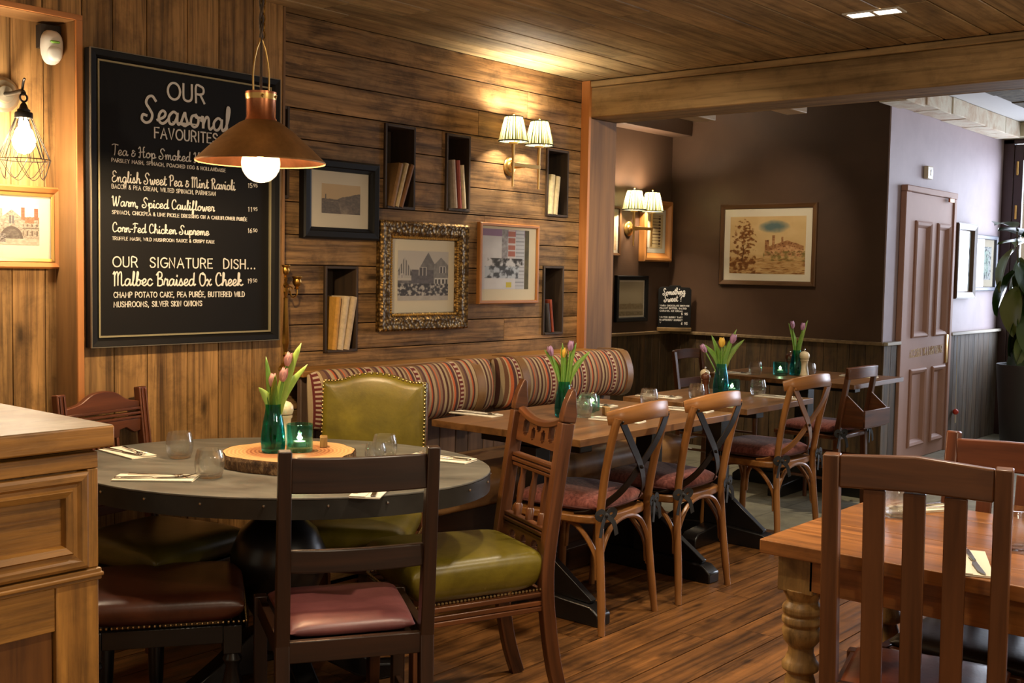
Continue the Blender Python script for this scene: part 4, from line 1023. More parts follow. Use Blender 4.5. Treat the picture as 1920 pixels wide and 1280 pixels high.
# ------------------------------------------------------------------ banquette along the plank wall
o = thing('banquette', 'long brown leather bench with planked back under the plank wall', 'bench', (4.0, 3.3, 0))
def tb(): return MB(T(-4.0, -3.3, 0))
tb().box(3.16, 4.90, 3.07, 3.48, 0.0, .10, axis=0).box(3.14, 4.92, 3.04, 3.48, .10, .115, axis=0).build('plinth', W_DARK, o, .003)
tb().box(3.16, 4.90, 3.10, 3.48, .115, .38, axis=0).build('bench_box', W_DARK, o, .003)
for a, b in ((3.13, 3.955), (3.957, 4.945)):
    mb = tb(); n = 12
    pr = [(0.0, 0.0), (.010, -.06), (.03, -.13), (.44, -.13), (.44, .02), (.10, .022), (.045, .012), (.015, -.004)]
    prof = smooth([(y_, z_, 0) for y_, z_ in [(0.0, -.05), (.008, -.10), (.035, -.135), (.25, -.14), (.46, -.135), (.485, -.06), (.47, .0), (.25, .018), (.07, .014), (.018, -.008)]], 4, True)
    P = [(p.x, p.y) for p in prof]
    xs_ = [a, a+.012, a+.04, (a+b)/2, b-.04, b-.012, b]
    mb.sweep([(x, 3.0, .535) for x in xs_], [(-q[0], q[1]) for q in P], scale=[.90, .975, 1, 1, 1, .975, .90] and [(1, .85), (1, .96), (1, 1), (1, 1), (1, 1), (1, .96), (1, .85)], rnd=.3)
    mb.build('seat_pad', L_BENCH, o, angle=60)
mb = tb(); x = 2.86
while x < 4.93:
    x1 = min(x+rng.uniform(.075, .11), 4.93); mb.box(x+.002, x1-.002, 3.495, 3.52, .38, .93, axis=2); x = x1
mb.build('back_panel', wood('violet_brown_panel_wood', (58, 44, 36), (142, 112, 92), .6, .4, .5, (1.2, 20, 20), .3), o, .003)
tb().box(2.85, 4.88, 3.47, 3.655, .932, .957, axis=0).build('ledge', wood('ledge_wood', (110, 72, 28), (176, 124, 56), .5, .1, .3), o, .004)
# striped fabric
m = N('striped_kilim_fabric'); g = m.attr('gco').outputs['Vector']; sp = m.new('ShaderNodeSeparateXYZ'); m.ln(g, sp.inputs[0])
fx = m.math('FRACT', m.math('MULTIPLY_ADD', sp.outputs[0], 3.9, 0.05))
st = [((82, 50, 42), .05), ((172, 152, 120), .045), ((116, 82, 62), .05), ((188, 166, 130), .02), ((196, 104, 66), .045), ((84, 58, 58), .06), ((180, 158, 124), .03), ((106, 46, 44), .10), ((184, 160, 124), .035),
      ((122, 92, 70), .06), ((90, 62, 62), .05), ((170, 148, 116), .06), ((190, 96, 60), .03), ((86, 52, 46), .04), ((176, 154, 120), .07), ((112, 84, 72), .05), ((194, 110, 72), .03), ((150, 120, 96), .06), ((96, 60, 54), .05), ((178, 156, 122), .06)]
stops = []; q = 0; tot = sum(s[1] for s in st)
for c_, w_ in st: stops.append((q/tot, lin(c_))); q += w_
c_ = m.ramp(fx, stops, True)
zz = m.math('ADD', sp.outputs[1], m.math('MULTIPLY', sp.outputs[2], 1.0))
dots = m.math('GREATER_THAN', m.math('SINE', m.math('MULTIPLY', sp.outputs[2], 330.0)), 0.15)
band = m.math('MULTIPLY', m.math('GREATER_THAN', fx, .328), m.math('LESS_THAN', fx, .40))
c_ = m.mix(m.math('MULTIPLY', band, dots), c_, lin((196, 172, 150)))
wv = m.noise(m.scale(g, (260, 60, 260)), 1.0, 2, .5)
c_ = m.mix(m.math('MULTIPLY', wv, .35), c_, lin((60, 44, 38)))
m.base(c_).set(Roughness=.9, Specular_IOR_Level=.15); m.bump(wv, .3, .002); KILIM = m.m
prof0 = smooth([(.030, .115, 0), (.066, .085, 0), (.092, .03, 0), (.098, -.03, 0), (.080, -.09, 0), (.045, -.118, 0), (.0, -.120, 0), (-.03, -.08, 0), (-.032, .04, 0), (-.01, .105, 0)], 4, True)
prof0 = [(p.x, p.y) for p in prof0]
for i, (a, b, lb, straps) in enumerate(((2.865, 3.935, 'long striped back cushion behind the green leather chair', (3.78,)), (3.955, 5.075, 'long striped back cushion at the post end of the bench', (4.10, 4.96)))):
    o = thing('bolster_cushion', lb, 'cushion', ((a+b)/2, 3.455, .84), 0, 'striped bench back cushions')
    mb = MB(); L = b-a; n = 44; pts = []; sc = []
    for k in range(n+1):
        t = .5-.5*math.cos(PI*k/n); t = .5*t+.5*k/n; e = min(t, 1-t)*L
        s_ = min(1, .16+.84*math.sin(min(1, e/.085)*PI/2)); hgt = min(1, .90+.10*math.sin(min(1, e/.06)*PI/2))
        pts.append(((t-.5)*L, 0, .006*math.sin(t*9+i*2))); sc.append((s_*(1+.04*math.sin(t*17+i)), hgt*(1+.015*math.sin(t*23))))
    mb.sweep(pts, prof0, scale=sc, rnd=.5+.2*i, up=(0, 0, 1)); mb.build('cover', KILIM, o, angle=70)
    for x in straps:
        mb = MB(); pr = prof0[:26]
        q = [Vector((x-(a+b)/2, -p[0]*1.03-.002, p[1]*1.025)) for p in pr]; q = [Vector((q[0].x, .10, .118)), Vector((q[0].x, .03, .121))] + q
        mb.sweep(q, [(-.026, -.002), (.026, -.002), (.026, .002), (-.026, .002)], up=(0, 0, 1)); mb.build('strap', L_BENCH, o, angle=60)
# brass candelabra standing on the ledge
o = thing('candelabra', 'tall brass candelabra on the bench ledge beside the menu board', 'candelabra', (2.852, 3.585, .9575), 0)
MB().lathe([(.038, 0), (.036, .01), (.022, .02), (.013, .035), (.011, .05), (.017, .06), (.012, .07), (.017, .10), (.019, .105), (.012, .27), (.014, .285), (.009, .29), (.014, .31), (.010, .325), (.016, .335), (.008, .35), (.011, .36), (.007, .37)], n=8, M=RZ(12)).build('stem', BRASS, o, angle=25)
for dx, dz, nm in ((0, .375, 'cup'), (.060, .33, 'cup'), (-.060, .33, 'cup')):
    MB().lathe([(.003, -.012), (.012, -.008), (.006, -.002), (.014, .006), (.019, .018), (.016, .03), (.021, .037), (.021, .041), (.012, .041)], (dx, 0, dz), 16).build(nm, BRASS, o)
for s in (-1, 1):
    MB().tube([(s*p[0], 0, p[1]) for p in [(q.x, q.y) for q in smooth([(.004, .300, 0), (.022, .312, 0), (.034, .290, 0), (.046, .288, 0), (.060, .300, 0), (.060, .322, 0)], 5)]], .0032, 6).tube([(s*(.026+.012*math.cos(a*.6)), 0, .318+.012*math.sin(a*.6)) for a in range(9)], .0024, 6).build('arm', BRASS, o)

# ------------------------------------------------------------------ tables
def cafe_table(label, x0, x1, y0, y1, z, peds, mat=W_TABLE, th=.028, rz=0.0, footdir=1):
    cx, cy = (x0+x1)/2, (y0+y1)/2
    o = thing('cafe_table', label, 'table', (cx, cy, 0), rz, 'wooden pub tables')
    mb = MB(); n = 4; w_ = (y1-y0)/n
    for i in range(n): mb.box(x0-cx, x1-cx, y0-cy+i*w_, y0-cy+(i+1)*w_, z-th, z, axis=0)
    mb.build('tabletop', mat, o, .0015)
    for px in peds:
        x = px-cx; L = (y1-y0)/2-.06
        p = MB().box(x-.045, x+.045, -.045, .045, .09, z-.085).box(x-.04, x+.04, -L*.8, L*.8, z-.085, z-th-.001).build('pedestal', W_BLACK, o, .004)
        fo = MB()
        prof = [(-L-.04, 0), (L+.04, 0), (L+.04, .045), (L, .075), (.1, .09), (-.1, .09), (-L, .075), (-L-.04, .045)]
        fo.prism(prof, .085, T(x-.0425, 0, 0) @ Matrix(((0, 0, 1, 0), (1, 0, 0, 0), (0, 1, 0, 0), (0, 0, 0, 1))), axis=0)
        if footdir == 2: fo.prism([(a*.8, b) for a, b in prof], .085, T(x, 0, 0) @ RZ(90) @ T(-.0425, 0, 0) @ Matrix(((0, 0, 1, 0), (1, 0, 0, 0), (0, 1, 0, 0), (0, 0, 0, 1))), axis=0)
        fo.build('foot', W_BLACK, p, .006)
        for s in (-1, 1):
            MB().prism([(s*.046, .091), (s*(L-.02), .078), (s*(L-.01), .092), (s*.046, .27)][::s], .034, T(x-.017, 0, 0) @ Matrix(((0, 0, 1, 0), (1, 0, 0, 0), (0, 1, 0, 0), (0, 0, 0, 1)))).build('brace', W_BLACK, p, .003)
    return o
cafe_table('long brown cafe table in front of the striped bench', 3.322, 4.485, 2.460, 3.222, .75, (3.53, 4.37))
cafe_table('brown cafe table next to the bench end with tulips in blue vase', 4.745, 5.450, 2.545, 3.25, .737, (5.10,), footdir=2)
cafe_table('farthest brown table standing along the dark painted back wall', 6.32, 7.08, 2.70, 3.70, .735, (6.72,), footdir=2)
# grey oval table
OX, OY, OA, OB, OT = 2.225, 2.822, .671, .529, math.radians(118.8)
o = thing('oval_table', 'large oval grey zinc-topped table on a dark bulbous pedestal', 'table', (OX, OY, 0), OT)
mb = MB(); n = 72; el = [(OA*math.cos(2*PI*i/n), OB*math.sin(2*PI*i/n)) for i in range(n)]
mb.prism(el, .006, T(0, 0, .744)).build('tabletop', SLATE, o, .0015)
mb = MB(); vs = []
for zz in (.690, .7435):
    for a, b in el: vs.append((a*1.0, b*1.0, zz))
    for a, b in el: vs.append((a*.965, b*.965, zz))
fs = []
for i in range(n):
    j = (i+1) % n; fs += [(i, j, 2*n+j, 2*n+i), (n+j, n+i, 3*n+i, 3*n+j), (n+i, n+j, j, i), (2*n+i, 2*n+j, 3*n+j, 3*n+i)]
mb.add(vs, fs, vs); rim = mb.build('edge_band', SLATED, o)
t0 = MB().ball(.0045, (0, 0, 0), 8).build('tack', STEEL, rim)
for i in range(0, n, 3):
    q = t0 if i == 0 else t0.copy()
    if i: C.objects.link(q); q.parent = rim
    q.location = (el[i][0]*1.003, el[i][1]*1.003, .728)
MB().prism([(a*.9, b*.9) for a, b in el[::3]], .03, T(0, 0, .705)).build('underframe', W_BLACK, o)
MB().lathe([(.07, .16), (.09, .18), (.075, .22), (.065, .25), (.11, .32), (.145, .40), (.15, .47), (.12, .54), (.075, .58), (.09, .61), (.11, .64), (.16, .704)], n=36).build('pedestal', W_BLACK, o)
for k in range(4):
    M_ = RZ(45+90*k)
    prof = [(.05, .10), (.05, .24), (.10, .23), (.20, .15), (.34, .055), (.42, .045), (.43, .02), (.42, 0), (.34, 0), (.26, .03), (.15, .10)]
    MB(M_).prism(prof, .07, T(0, .035, 0) @ RX(90)).build('foot', W_BLACK, o, .006)
# pine farmhouse table at lower right
o = thing('farmhouse_table', 'orange pine farmhouse table with turned legs, lower right foreground', 'table', (2.735, .60, 0))
def tp(): return MB(T(-2.735, -.60, 0))
mb = tp(); xs_ = [2.388, 2.53, 2.67, 2.81, 2.95, 3.085]
for a, b in zip(xs_, xs_[1:]): mb.box(a, b, -.10, 1.238, .716, .75, axis=1)
mb.build('tabletop', W_PINE, o, .003)
mb = tp()
mb.box(2.43, 2.452, .05, 1.13, .635, .715, axis=1).box(3.02, 3.042, .05, 1.13, .635, .715, axis=1).box(2.50, 2.98, 1.165, 1.187, .635, .715, axis=0).box(2.50, 2.98, -.03, -.008, .635, .715, axis=0)
mb.build('apron', W_PINE, o, .002)
LEGP = [(.026, 0), (.03, .02), (.034, .09), (.028, .14), (.040, .17), (.040, .185), (.030, .2), (.036, .28), (.042, .36), (.036, .42), (.030, .44), (.044, .448), (.044, .462), (.038, .47), (.030, .49), (.030, .505), (.042, .52), (.046, .545), (.040, .558), (.047, .564), (.047, .576), (.041, .584), (.047, .590), (.047, .604), (.040, .612), (.036, .620), (.046, .640), (.050, .652)]
for lx, ly in ((2.475, 1.165), (2.995, 1.165), (2.475, -.02), (2.995, -.02)):
    mb = tp(); mb.lathe([(r_, z_*.968) for r_, z_ in LEGP], (lx, ly, 0), 28)
    for i in range(1): mb.box(lx-.045, lx+.045, ly-.045, ly+.045, .625, .715, axis=2)
    mb.build('leg', W_PINEL, o, .003)

# oak waiter's cabinet at the left edge
o = thing('oak_cabinet', 'oak waiter station cabinet with a worn grey top at the left edge', 'cabinet', (.70, 2.25, 0))
def tc_(): return MB(T(-.70, -2.25, 0))
tc_().box(.10, 1.190, 2.022, 2.495, 1.008, 1.05, axis=0).build('worktop', W_OAK, o, .004)
tc_().box(.103, 1.187, 2.025, 2.492, 1.0495, 1.0512, axis=0).build('worn_top', W_TOPG, o, .0008)
tc_().box(.14, 1.160, 2.06, 2.47, 0.05, 1.000, axis=2).build('body', W_OAK, o, .003)
mb = tc_()
mb.box(1.072, 1.1605, 2.034, 2.059, .0, .770, axis=2).box(.14, 1.1605, 2.034, 2.059, .968, 1.0, axis=0).box(1.138, 1.1605, 2.034, 2.059, .771, .967, axis=2).box(.55, .64, 2.034, 2.059, .0, .770, axis=2)
mb.box(.14, 1.071, 2.036, 2.059, .66, .745, axis=0)
mb.build('face_frame', W_OAK, o, .002)
tc_().box(.14, 1.1635, 2.026, 2.059, .7465, .7705, axis=0).box(.14, 1.166, 2.022, 2.04, .754, .763, axis=0).build('moulding', W_OAK, o, .003)
for a, b in ((.12, .56), (.58, 1.136)):
    d = ring_frame(tc_(), a, b, .775, .964, [(0, 2.040), (0, 2.026), (.006, 2.022), (.016, 2.022), (.022, 2.030), (.030, 2.030), (.034, 2.024), (.046, 2.028), (.05, 2.044)]).build('drawer_front', W_OAK, o, flat=True)
    tc_().box(a+.045, b-.045, 2.041, 2.058, .82, .92, axis=0).build('drawer_panel', W_OAK, d)
    tc_().ball(.005, ((a+b)/2+.10, 2.040, .90), 8).build('screw', STEEL, d)
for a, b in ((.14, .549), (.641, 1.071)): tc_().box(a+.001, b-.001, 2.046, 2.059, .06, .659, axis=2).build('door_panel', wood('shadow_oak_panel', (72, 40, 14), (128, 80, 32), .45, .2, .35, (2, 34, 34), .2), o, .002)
# ------------------------------------------------------------------ chairs (front is local +Y)
def bow(name, p, d, parent, mat=RIBBON):
    """ribbon bow with two tails at p, loops pointing along d"""
    p = Vector(p); d = Vector(d).normalized(); mb = MB()
    for s in (-1, 1):
        l = smooth([p, p+d*s*.025+Vector((0, 0, .018)), p+d*s*.052+Vector((0, 0, .006)), p+d*s*.03+Vector((0, 0, -.012)), p], 4)
        mb.sweep(l, [(-.010, -.001), (.010, -.001), (.010, .001), (-.010, .001)], up=(0, 1, 0))
        t_ = smooth([p, p+d*s*.03+Vector((0, -.01, -.03)), p+d*s*.045+Vector((0, -.012, -.08))], 4)
        mb.sweep(t_, [(-.011, -.001), (.011, -.001), (.011, .001), (-.011, .001)], up=(0, 1, 0))
    mb.ball(.010, p, 8)
    return mb.build(name, mat, parent, angle=60)
PLUM = N('plum_tweed'); _g = PLUM.attr('gco').outputs['Vector']
_n = PLUM.noise(PLUM.scale(_g, (90, 90, 30)), 1.0, 3, .6)
PLUM.base(PLUM.ramp(_n, [(.3, lin((88, 46, 42))), (.7, lin((138, 82, 74)))])).set(Roughness=.95, Specular_IOR_Level=.1, Sheen_Weight=.15); PLUM.bump(_n, .5, .003); PLUM = PLUM.m
def bentwood(strap, label):
    o = thing('bentwood_chair', label, 'chair', (0, 0, 0), 0, 'bentwood cross back chairs')
    zS = .455
    for s in (-1, 1):
        post = smooth([(s*.205, -.235, 0), (s*.192, -.222, .15), (s*.183, -.205, .35), (s*.180, -.203, .47), (s*.186, -.228, .65), (s*.190, -.262, .80), (s*.186, -.272, .845)], 5)
        MB().tube(post, .0165, 12, rs=[.86]*3+[1]*(len(post)-3)).build('rear_leg', W_BENT, o)
        fl = smooth([(s*.195, .215, 0), (s*.185, .205, .2), (s*.175, .19, .445)], 5)
        MB().tube(fl, .0175, 12, rs=[.8]*3+[1]*(len(fl)-3)).build('front_leg', W_BENT, o)
        # bent hoop braces: side and rear-corner arches under the seat
        MB().tube(smooth([(s*.186, .19, .21), (s*.184, .175, .32), (s*.178, .10, .405), (s*.176, .0, .425), (s*.178, -.10, .405), (s*.184, -.185, .31), (s*.188, -.20, .21)], 5), .0105, 8).build('side_hoop', W_BENT, o)
    for y_, w_ in ((.205, .178), (-.208, .186)):
        MB().tube(smooth([(-w_, y_, .20), (-w_*.97, y_, .30), (-w_*.6, y_, .40), (0, y_, .43), (w_*.6, y_, .40), (w_*.97, y_, .30), (w_, y_, .20)], 5), .0105, 8).build('cross_hoop', W_BENT, o)
    # top rail: wide bent band
    rl = smooth([(-.205, -.238, .842), (-.17, -.280, .852), (-.09, -.308, .862), (0, -.318, .866), (.09, -.308, .862), (.17, -.280, .852), (.205, -.238, .842)], 6)
    sc = [(1, .62+.38*math.sin(PI*min(1, .18+.82*min(i, len(rl)-1-i)/10)/2)) for i in range(len(rl))]
    MB().sweep(rl, [(-.009, -.030), (-.005, -.034), (.005, -.034), (.009, -.030), (.011, 0), (.009, .030), (.005, .034), (-.005, .034), (-.009, .030), (-.011, 0)], scale=sc).build('top_rail', W_BENT, o, angle=60)
    # seat ring
    ring = smooth([(-.185, -.18, 0), (0, -.215, 0), (.185, -.18, 0), (.215, .02, 0), (.20, .19, 0), (0, .225, 0), (-.20, .19, 0), (-.215, .02, 0)], 6, True)
    MB().prism([(p.x, p.y) for p in ring], .032, T(0, 0, zS-.032)).build('seat_frame', W_BENT, o, .006)
    # crossing straps
    for s in (-1, 1):
        st = smooth([(s*.176, -.285, .835), (s*.10, -.285, .74), (0, -.268+s*.003, .635), (-s*.09, -.232, .54), (-s*.168, -.16, .468), (-s*.20, -.10, .452)], 6)
        mb = MB().sweep(st, [(-.0025, -.017), (.0025, -.017), (.0025, .017), (-.0025, .017)], up=(0, 0, 1))
        mb.ball(.006, (s*.176, -.289, .83), 8); mb.build('cross_strap', strap, o, angle=60)
    MB().ball(.008, (0, -.275, .635), 8).build('rivet', IRON, o)
    cu = MB().pad(.405, .405, .074, (0, .0, zS+.002), 14, 5.0, .42, taper=.03, corner=.34).build('seat_cushion', PLUM, o, angle=60)
    MB().tube([(p.x*.93, p.y*.93, zS+.026) for p in ring], .0035, 6, closed=True).build('piping', plain('plum_piping', (84, 44, 42), .9), cu)
    for s in (-1, 1): bow('tie', (s*.186, -.232, zS+.012), (1, .2*s, 0), cu)
    return o
W_STRAP = W_BENT
b1 = bentwood(STRAPIRON, 'nearest bentwood chair with dark cross straps and plum cushion, beside the carved chair')
b1.scale = (1, 1, .978); b1.location = (3.612, 2.665, 0); b1.rotation_euler = (0, 0, math.radians(4))
clone(b1, (4.178, 2.655, 0), 0, 'middle bentwood chair with dark cross straps, at the right end of the bench table')
b3 = bentwood(W_BENT, 'farthest bentwood chair, with light wooden cross straps and plum cushion')
b3.location = (5.25, 2.735, 0); b3.rotation_euler = (0, 0, math.radians(-3)); b3.scale = (1, 1, .985)

# chapel chairs
def chapel(label, box=True):
    o = thing('chapel_chair', label, 'chair', (0, 0, 0), 0, 'old chapel chairs')
    for s in (-1, 1):
        MB().beam((s*.175, -.20, 0), (s*.175, -.185, .46), .032, .034).beam((s*.175, -.185, .455), (s*.170, -.245, .84), .034, .032, w1=.030, t1=.026).build('rear_leg', W_GOTH, o, .003)
        MB().tube([(s*.185, .19, 0), (s*.18, .185, .44)], .016, 10, rs=[.8, 1.1]).build('front_leg', W_GOTH, o)
        MB().tube([(s*.178, -.19, .20), (s*.182, .185, .20)], .009, 8).tube([(s*.178, -.19, .30), (s*.182, .185, .30)], .009, 8).build('side_stretcher', W_GOTH, o)
    MB().tube([(-.182, .186, .26), (.182, .186, .26)], .009, 8).tube([(-.175, -.19, .25), (.175, -.19, .25)], .009, 8).build('stretcher', W_GOTH, o)
    rl = smooth([(-.19, -.240, .815), (-.1, -.262, .82), (0, -.268, .822), (.1, -.262, .82), (.19, -.240, .815)], 4)
    MB().sweep(rl, [(-.011, -.034), (.011, -.034), (.013, .030), (-.009, .034)]).build('top_rail', W_GOTH, o, .003)
    MB().box(-.195, .195, -.20, .21, .43, .455, axis=0).build('seat', W_GOTH, o, .006)
    if box:
        bx = MB()
        for s in (-1, 1): bx.prism([(-.205, .50), (-.335, .52), (-.335, .605), (-.235, .69)], .012, T(s*.158-.006, 0, 0) @ Matrix(((0, 0, 1, 0), (1, 0, 0, 0), (0, 1, 0, 0), (0, 0, 0, 1))))
        bx.box(-.165, .165, -.347, -.335, .515, .61, axis=0).box(-.15, .15, -.335, -.21, .505, .517, axis=0)
        bx.build('book_box', W_GOTH, o, .002)
    else: MB().box(-.165, .165, -.225, -.208, .60, .66, axis=0).build('back_rail', W_GOTH, o, .002)
    cu = MB().pad(.38, .38, .06, (0, .01, .457), 14, 5.0, .42, corner=.3).build('seat_cushion', PLUM, o, angle=60)
    for s in (-1, 1): bow('tie', (s*.186, -.215, .47), (1, .2*s, 0), cu)
    return o
c1 = chapel('chapel chair with a book box on its back, at the far back wall table'); c1.location = (6.31, 2.89, 0)
c1.rotation_euler = (0, 0, math.radians(-2))
c2 = chapel('dark chair in the alcove corner, its cross rail under the dessert sign', False); c2.location = (6.67, 3.80, 0); c2.rotation_euler = (0, 0, PI)

# ladder back chair in front
o = thing('ladder_back_chair', 'dark ladder back chair with burgundy seat pad, foreground, back to the camera', 'chair', (2.005, 2.27, 0), rz_of(.53, .85))
for s in (-1, 1):
    x = s*.183
    MB().beam((x, -.215, 0), (x, -.20, .44), .034, .036, w1=.036, t1=.040).beam((x, -.20, .43), (x*1.005, -.252, .925), .036, .040, w1=.032, t1=.028).build('rear_leg', W_DARK, o, .003)
    MB().beam((x*1.08, .20, 0), (x*1.08, .20, .445), .036, .036).build('front_leg', W_DARK, o, .003)
    MB().beam((x*1.0, -.185, .415), (x*1.07, .185, .415), .022, .055).build('side_rail', W_DARK, o, .002)
    MB().beam((x*1.0, -.19, .17), (x*1.07, .185, .17), .016, .026).build('side_stretcher', W_DARK, o, .002)
def crail(z, h, y, bow_, t=.018, wd=.168):
    p = smooth([(-wd, y, z), (-wd*.5, y-bow_*.75, z), (0, y-bow_, z), (wd*.5, y-bow_*.75, z), (wd, y, z)], 4)
    return MB().sweep(p, [(-t/2, -h/2), (t/2, -h/2), (t/2, h/2), (-t/2, h/2)])
crail(.862, .088, -.243, .022).build('top_rail', W_DARK, o, .004)
crail(.645, .058, -.221, .018).build('back_rail', W_DARK, o, .004)
MB().box(-.168, .168, -.216, -.194, .385, .440, axis=0).build('seat_rail', W_DARK, o, .003); MB().box(-.18, .18, .188, .21, .385, .440, axis=0).build('seat_rail', W_DARK, o, .003); MB().box(-.16, .16, -.193, .187, .40, .42, axis=0).build('seat_board', W_DARK, o)
MB().box(-.168, .168, -.004, .012, .15, .172, axis=0).build('stretcher', W_DARK, o, .003)
MB().pad(.345, .375, .050, (0, .0, .428), 14, 6.0, .45, taper=.06, corner=.06).build('seat_pad', L_BURG, o, angle=60)

# gothic carved chair
def nails(mb, pts, r=.005, step=.0125):
    P = [Vector(p) for p in pts]
    for a, b in zip(P, P[1:]):
        n = max(1, int((b-a).length/step))
        for i in range(n): mb.ball(r, a+(b-a)*((i+.5)/n), 6, 1.0)
    return mb
o = thing('gothic_chair', 'carved gothic oak chair with pointed finials and olive leather seat, right of grey table', 'chair', (2.575, 2.375, 0), rz_of(-.91, .41))
for s in (-1, 1):
    x = s*.170
    pl_ = smooth([(x*1.02, -.300, 0), (x, -.262, .12), (x, -.235, .28), (x, -.225, .44), (x, -.245, .62), (x, -.285, .90)], 5)
    MB().sweep(pl_, [(-.017, -.022), (.017, -.022), (.017, .022), (-.017, .022)], up=(0, -1, 0), scale=[1]*(len(pl_))).build('rear_leg', W_GOTH, o, .003)
    MB().prism([(-.022, 0), (.022, 0), (.024, .03), (.018, .052), (.013, .075), (.009, .098), (.004, .104), (-.004, .104), (-.018, .06), (-.024, .02)], .034, T(x-.017, -.288, .902) @ RX(8) @ Matrix(((0, 0, 1, 0), (-1, 0, 0, 0), (0, 1, 0, 0), (0, 0, 0, 1)))).build('finial', W_GOTH, o, .006, seg=3)
    MB().beam((s*.195, .21, 0), (s*.195, .205, .33), .034, .034, w1=.042, t1=.042).build('front_leg', W_GOTH, o, .003)
    mb = MB()
    for zz, pr in ((.372, .018), (.345, .014), (.328, .018)): mb.beam((s*.172, -.21, zz), (s*.208, .225, zz), pr, .016)
    mb.build('side_rail', W_GOTH, o, .003)
MB().beam((-.208, .222, .35), (.208, .222, .35), .016, .055).build('seat_rail', W_GOTH, o, .003); MB().beam((-.165, -.225, .35), (.165, -.225, .35), .016, .055).build('seat_rail', W_GOTH, o, .003)
def lean(z): return -.232-.062*max(0, z-.46)/.44
def carved(z0, z1, name, holes, arch=0.0):
    mb = MB(); n = 44; t = .022; wd = .152
    vs = []
    mb.add(*(lambda P: ([(a, b, c) for a, b, c in P], [], []))([])) if False else None
    # panel made of vertical strips so that pierced tracery stays open
    for i in range(n):
        xa, xb = -wd+2*wd*i/n, -wd+2*wd*(i+1)/n; xm = (xa+xb)/2
        lo = z0+arch*(xm/wd)**2*.0; hi = z1+arch*(1-(xm/wd)**2)*(-1)
        segs = [(lo, hi)]
        for hx, hz, rx, rz_ in holes:
            d = abs(xm-hx)/rx
            if d < 1:
                hh = rz_*math.sqrt(1-d*d); ns = []
                for a, b in segs:
                    if hz-hh > a: ns.append((a, min(b, hz-hh)))
                    if hz+hh < b: ns.append((max(a, hz+hh), b))
                segs = ns
        for a, b in segs:
            if b-a < .003: continue
            ya, yb = lean(a), lean(b)
            q = [(xa, ya-t/2, a), (xb, ya-t/2, a), (xb, ya+t/2, a), (xa, ya+t/2, a), (xa, yb-t/2, b), (xb, yb-t/2, b), (xb, yb+t/2, b), (xa, yb+t/2, b)]
            mb.add(q, [(3, 2, 1, 0), (4, 5, 6, 7), (0, 1, 5, 4), (1, 2, 6, 5), (2, 3, 7, 6), (3, 0, 4, 7)], q, rnd=.4)
    return mb.build(name, W_GOTH, o)
carved(.805, .905, 'carved_top_panel', [(-.09, .855, .022, .030), (-.035, .838, .014, .022), (.035, .838, .014, .022), (.09, .855, .022, .030), (0, .868, .014, .020)], .028)
tp_ = smooth([(-.153, lean(.90), .906), (-.08, lean(.89), .886), (0, lean(.88), .878), (.08, lean(.89), .886), (.153, lean(.90), .906)], 5)
MB().sweep(tp_, [(-.016, -.010), (.016, -.010), (.016, .006), (0, .012), (-.016, .006)]).build('crest_moulding', W_GOTH, o, .002)
for z, nm in ((.742, 'upper_rail'), (.545, 'lower_rail')):
    mb = MB()
    for dz, t in ((-.016, .026), (0, .034), (.016, .026)): mb.beam((-.153, lean(z), z+dz), (.153, lean(z), z+dz), t, .013)
    mb.build(nm, W_GOTH, o, .003)
for x in (-.085, 0, .085):
    MB().tube([(x, lean(.57), .565), (x, lean(.60), .60), (x, lean(.605), .605), (x, lean(.66), .66), (x, lean(.70), .70), (x, lean(.725), .722)], .012, 8, rs=[1.15, 1.15, .8, 1.05, .7, 1.0]).build('spindle', W_GOTH, o)
carved(.470, .530, 'carved_bottom_panel', [(-.08, .50, .024, .018), (0, .50, .020, .018), (.08, .50, .024, .018)])
se = MB()
gx = []
se.pad(.395, .46, .135, (0, .005, .378), 18, 9.0, .70, taper=.09, corner=.05)
se = se.build('seat', L_GREEN, o, angle=60)
nails(MB(), [(-.176, -.21, .389), (-.214, .228, .389), (.214, .228, .389), (.176, -.21, .389)]).build('nail_trim', NAIL, se)

# olive leather chair facing the camera
o = thing('leather_back_chair', 'olive leather chair with brass nailed upholstered back, against the striped bench', 'chair', (2.71, 2.985, 0), rz_of(-.82, -.57))
def back_outline(w_, z0, z1, hump):
    pts = [(-w_/2, z0), (w_/2, z0), (w_/2, z1-.012)]
    top_ = [(w_/2-.003, z1), (w_*.40, z1), (w_*.30, z1+hump*.22), (w_*.17, z1+hump*.75), (0, z1+hump), (-w_*.17, z1+hump*.75), (-w_*.30, z1+hump*.22), (-w_*.40, z1), (-w_/2+.003, z1)]
    t_ = [(p.x, p.y) for p in smooth([(a, b, 0) for a, b in top_], 3)]
    return pts + t_ + [(-w_/2, z1-.012)]
ol = back_outline(.40, .50, .945, .032)
Mb = T(0, -.215, 0) @ RX(97)
BACKM = T(0, -.205, .46) @ RX(96) @ T(0, -.46, 0)
MB(BACKM).prism(ol, .040).build('back_frame', W_GOTH, o, .004)
mb = MB(BACKM); cxy = (0, .72); rings_ = [(1.0, -.001), (.975, -.016), (.93, -.026), (.86, -.031), (.6, -.036), (.25, -.038)]
n = len(ol); vs = []
for k, h in rings_: vs += [(cxy[0]+(a-cxy[0])*k, cxy[1]+(b-cxy[1])*k, h) for a, b in ol]
fs = [(r*n+i, r*n+n+i, r*n+n+(i+1) % n, r*n+(i+1) % n) for r in range(len(rings_)-1) for i in range(n)] + [tuple((len(rings_)-1)*n+i for i in range(n-1, -1, -1))]
mb.add(vs, fs, vs); ba = mb.build('back_pad', L_GREEN, o, angle=70)
pts = [(a*.975, .72+(b-.72)*.98, -.014) for a, b in ol[1:]] + [(ol[0][0]*.975, .72+(ol[0][1]-.72)*.98, -.014)]
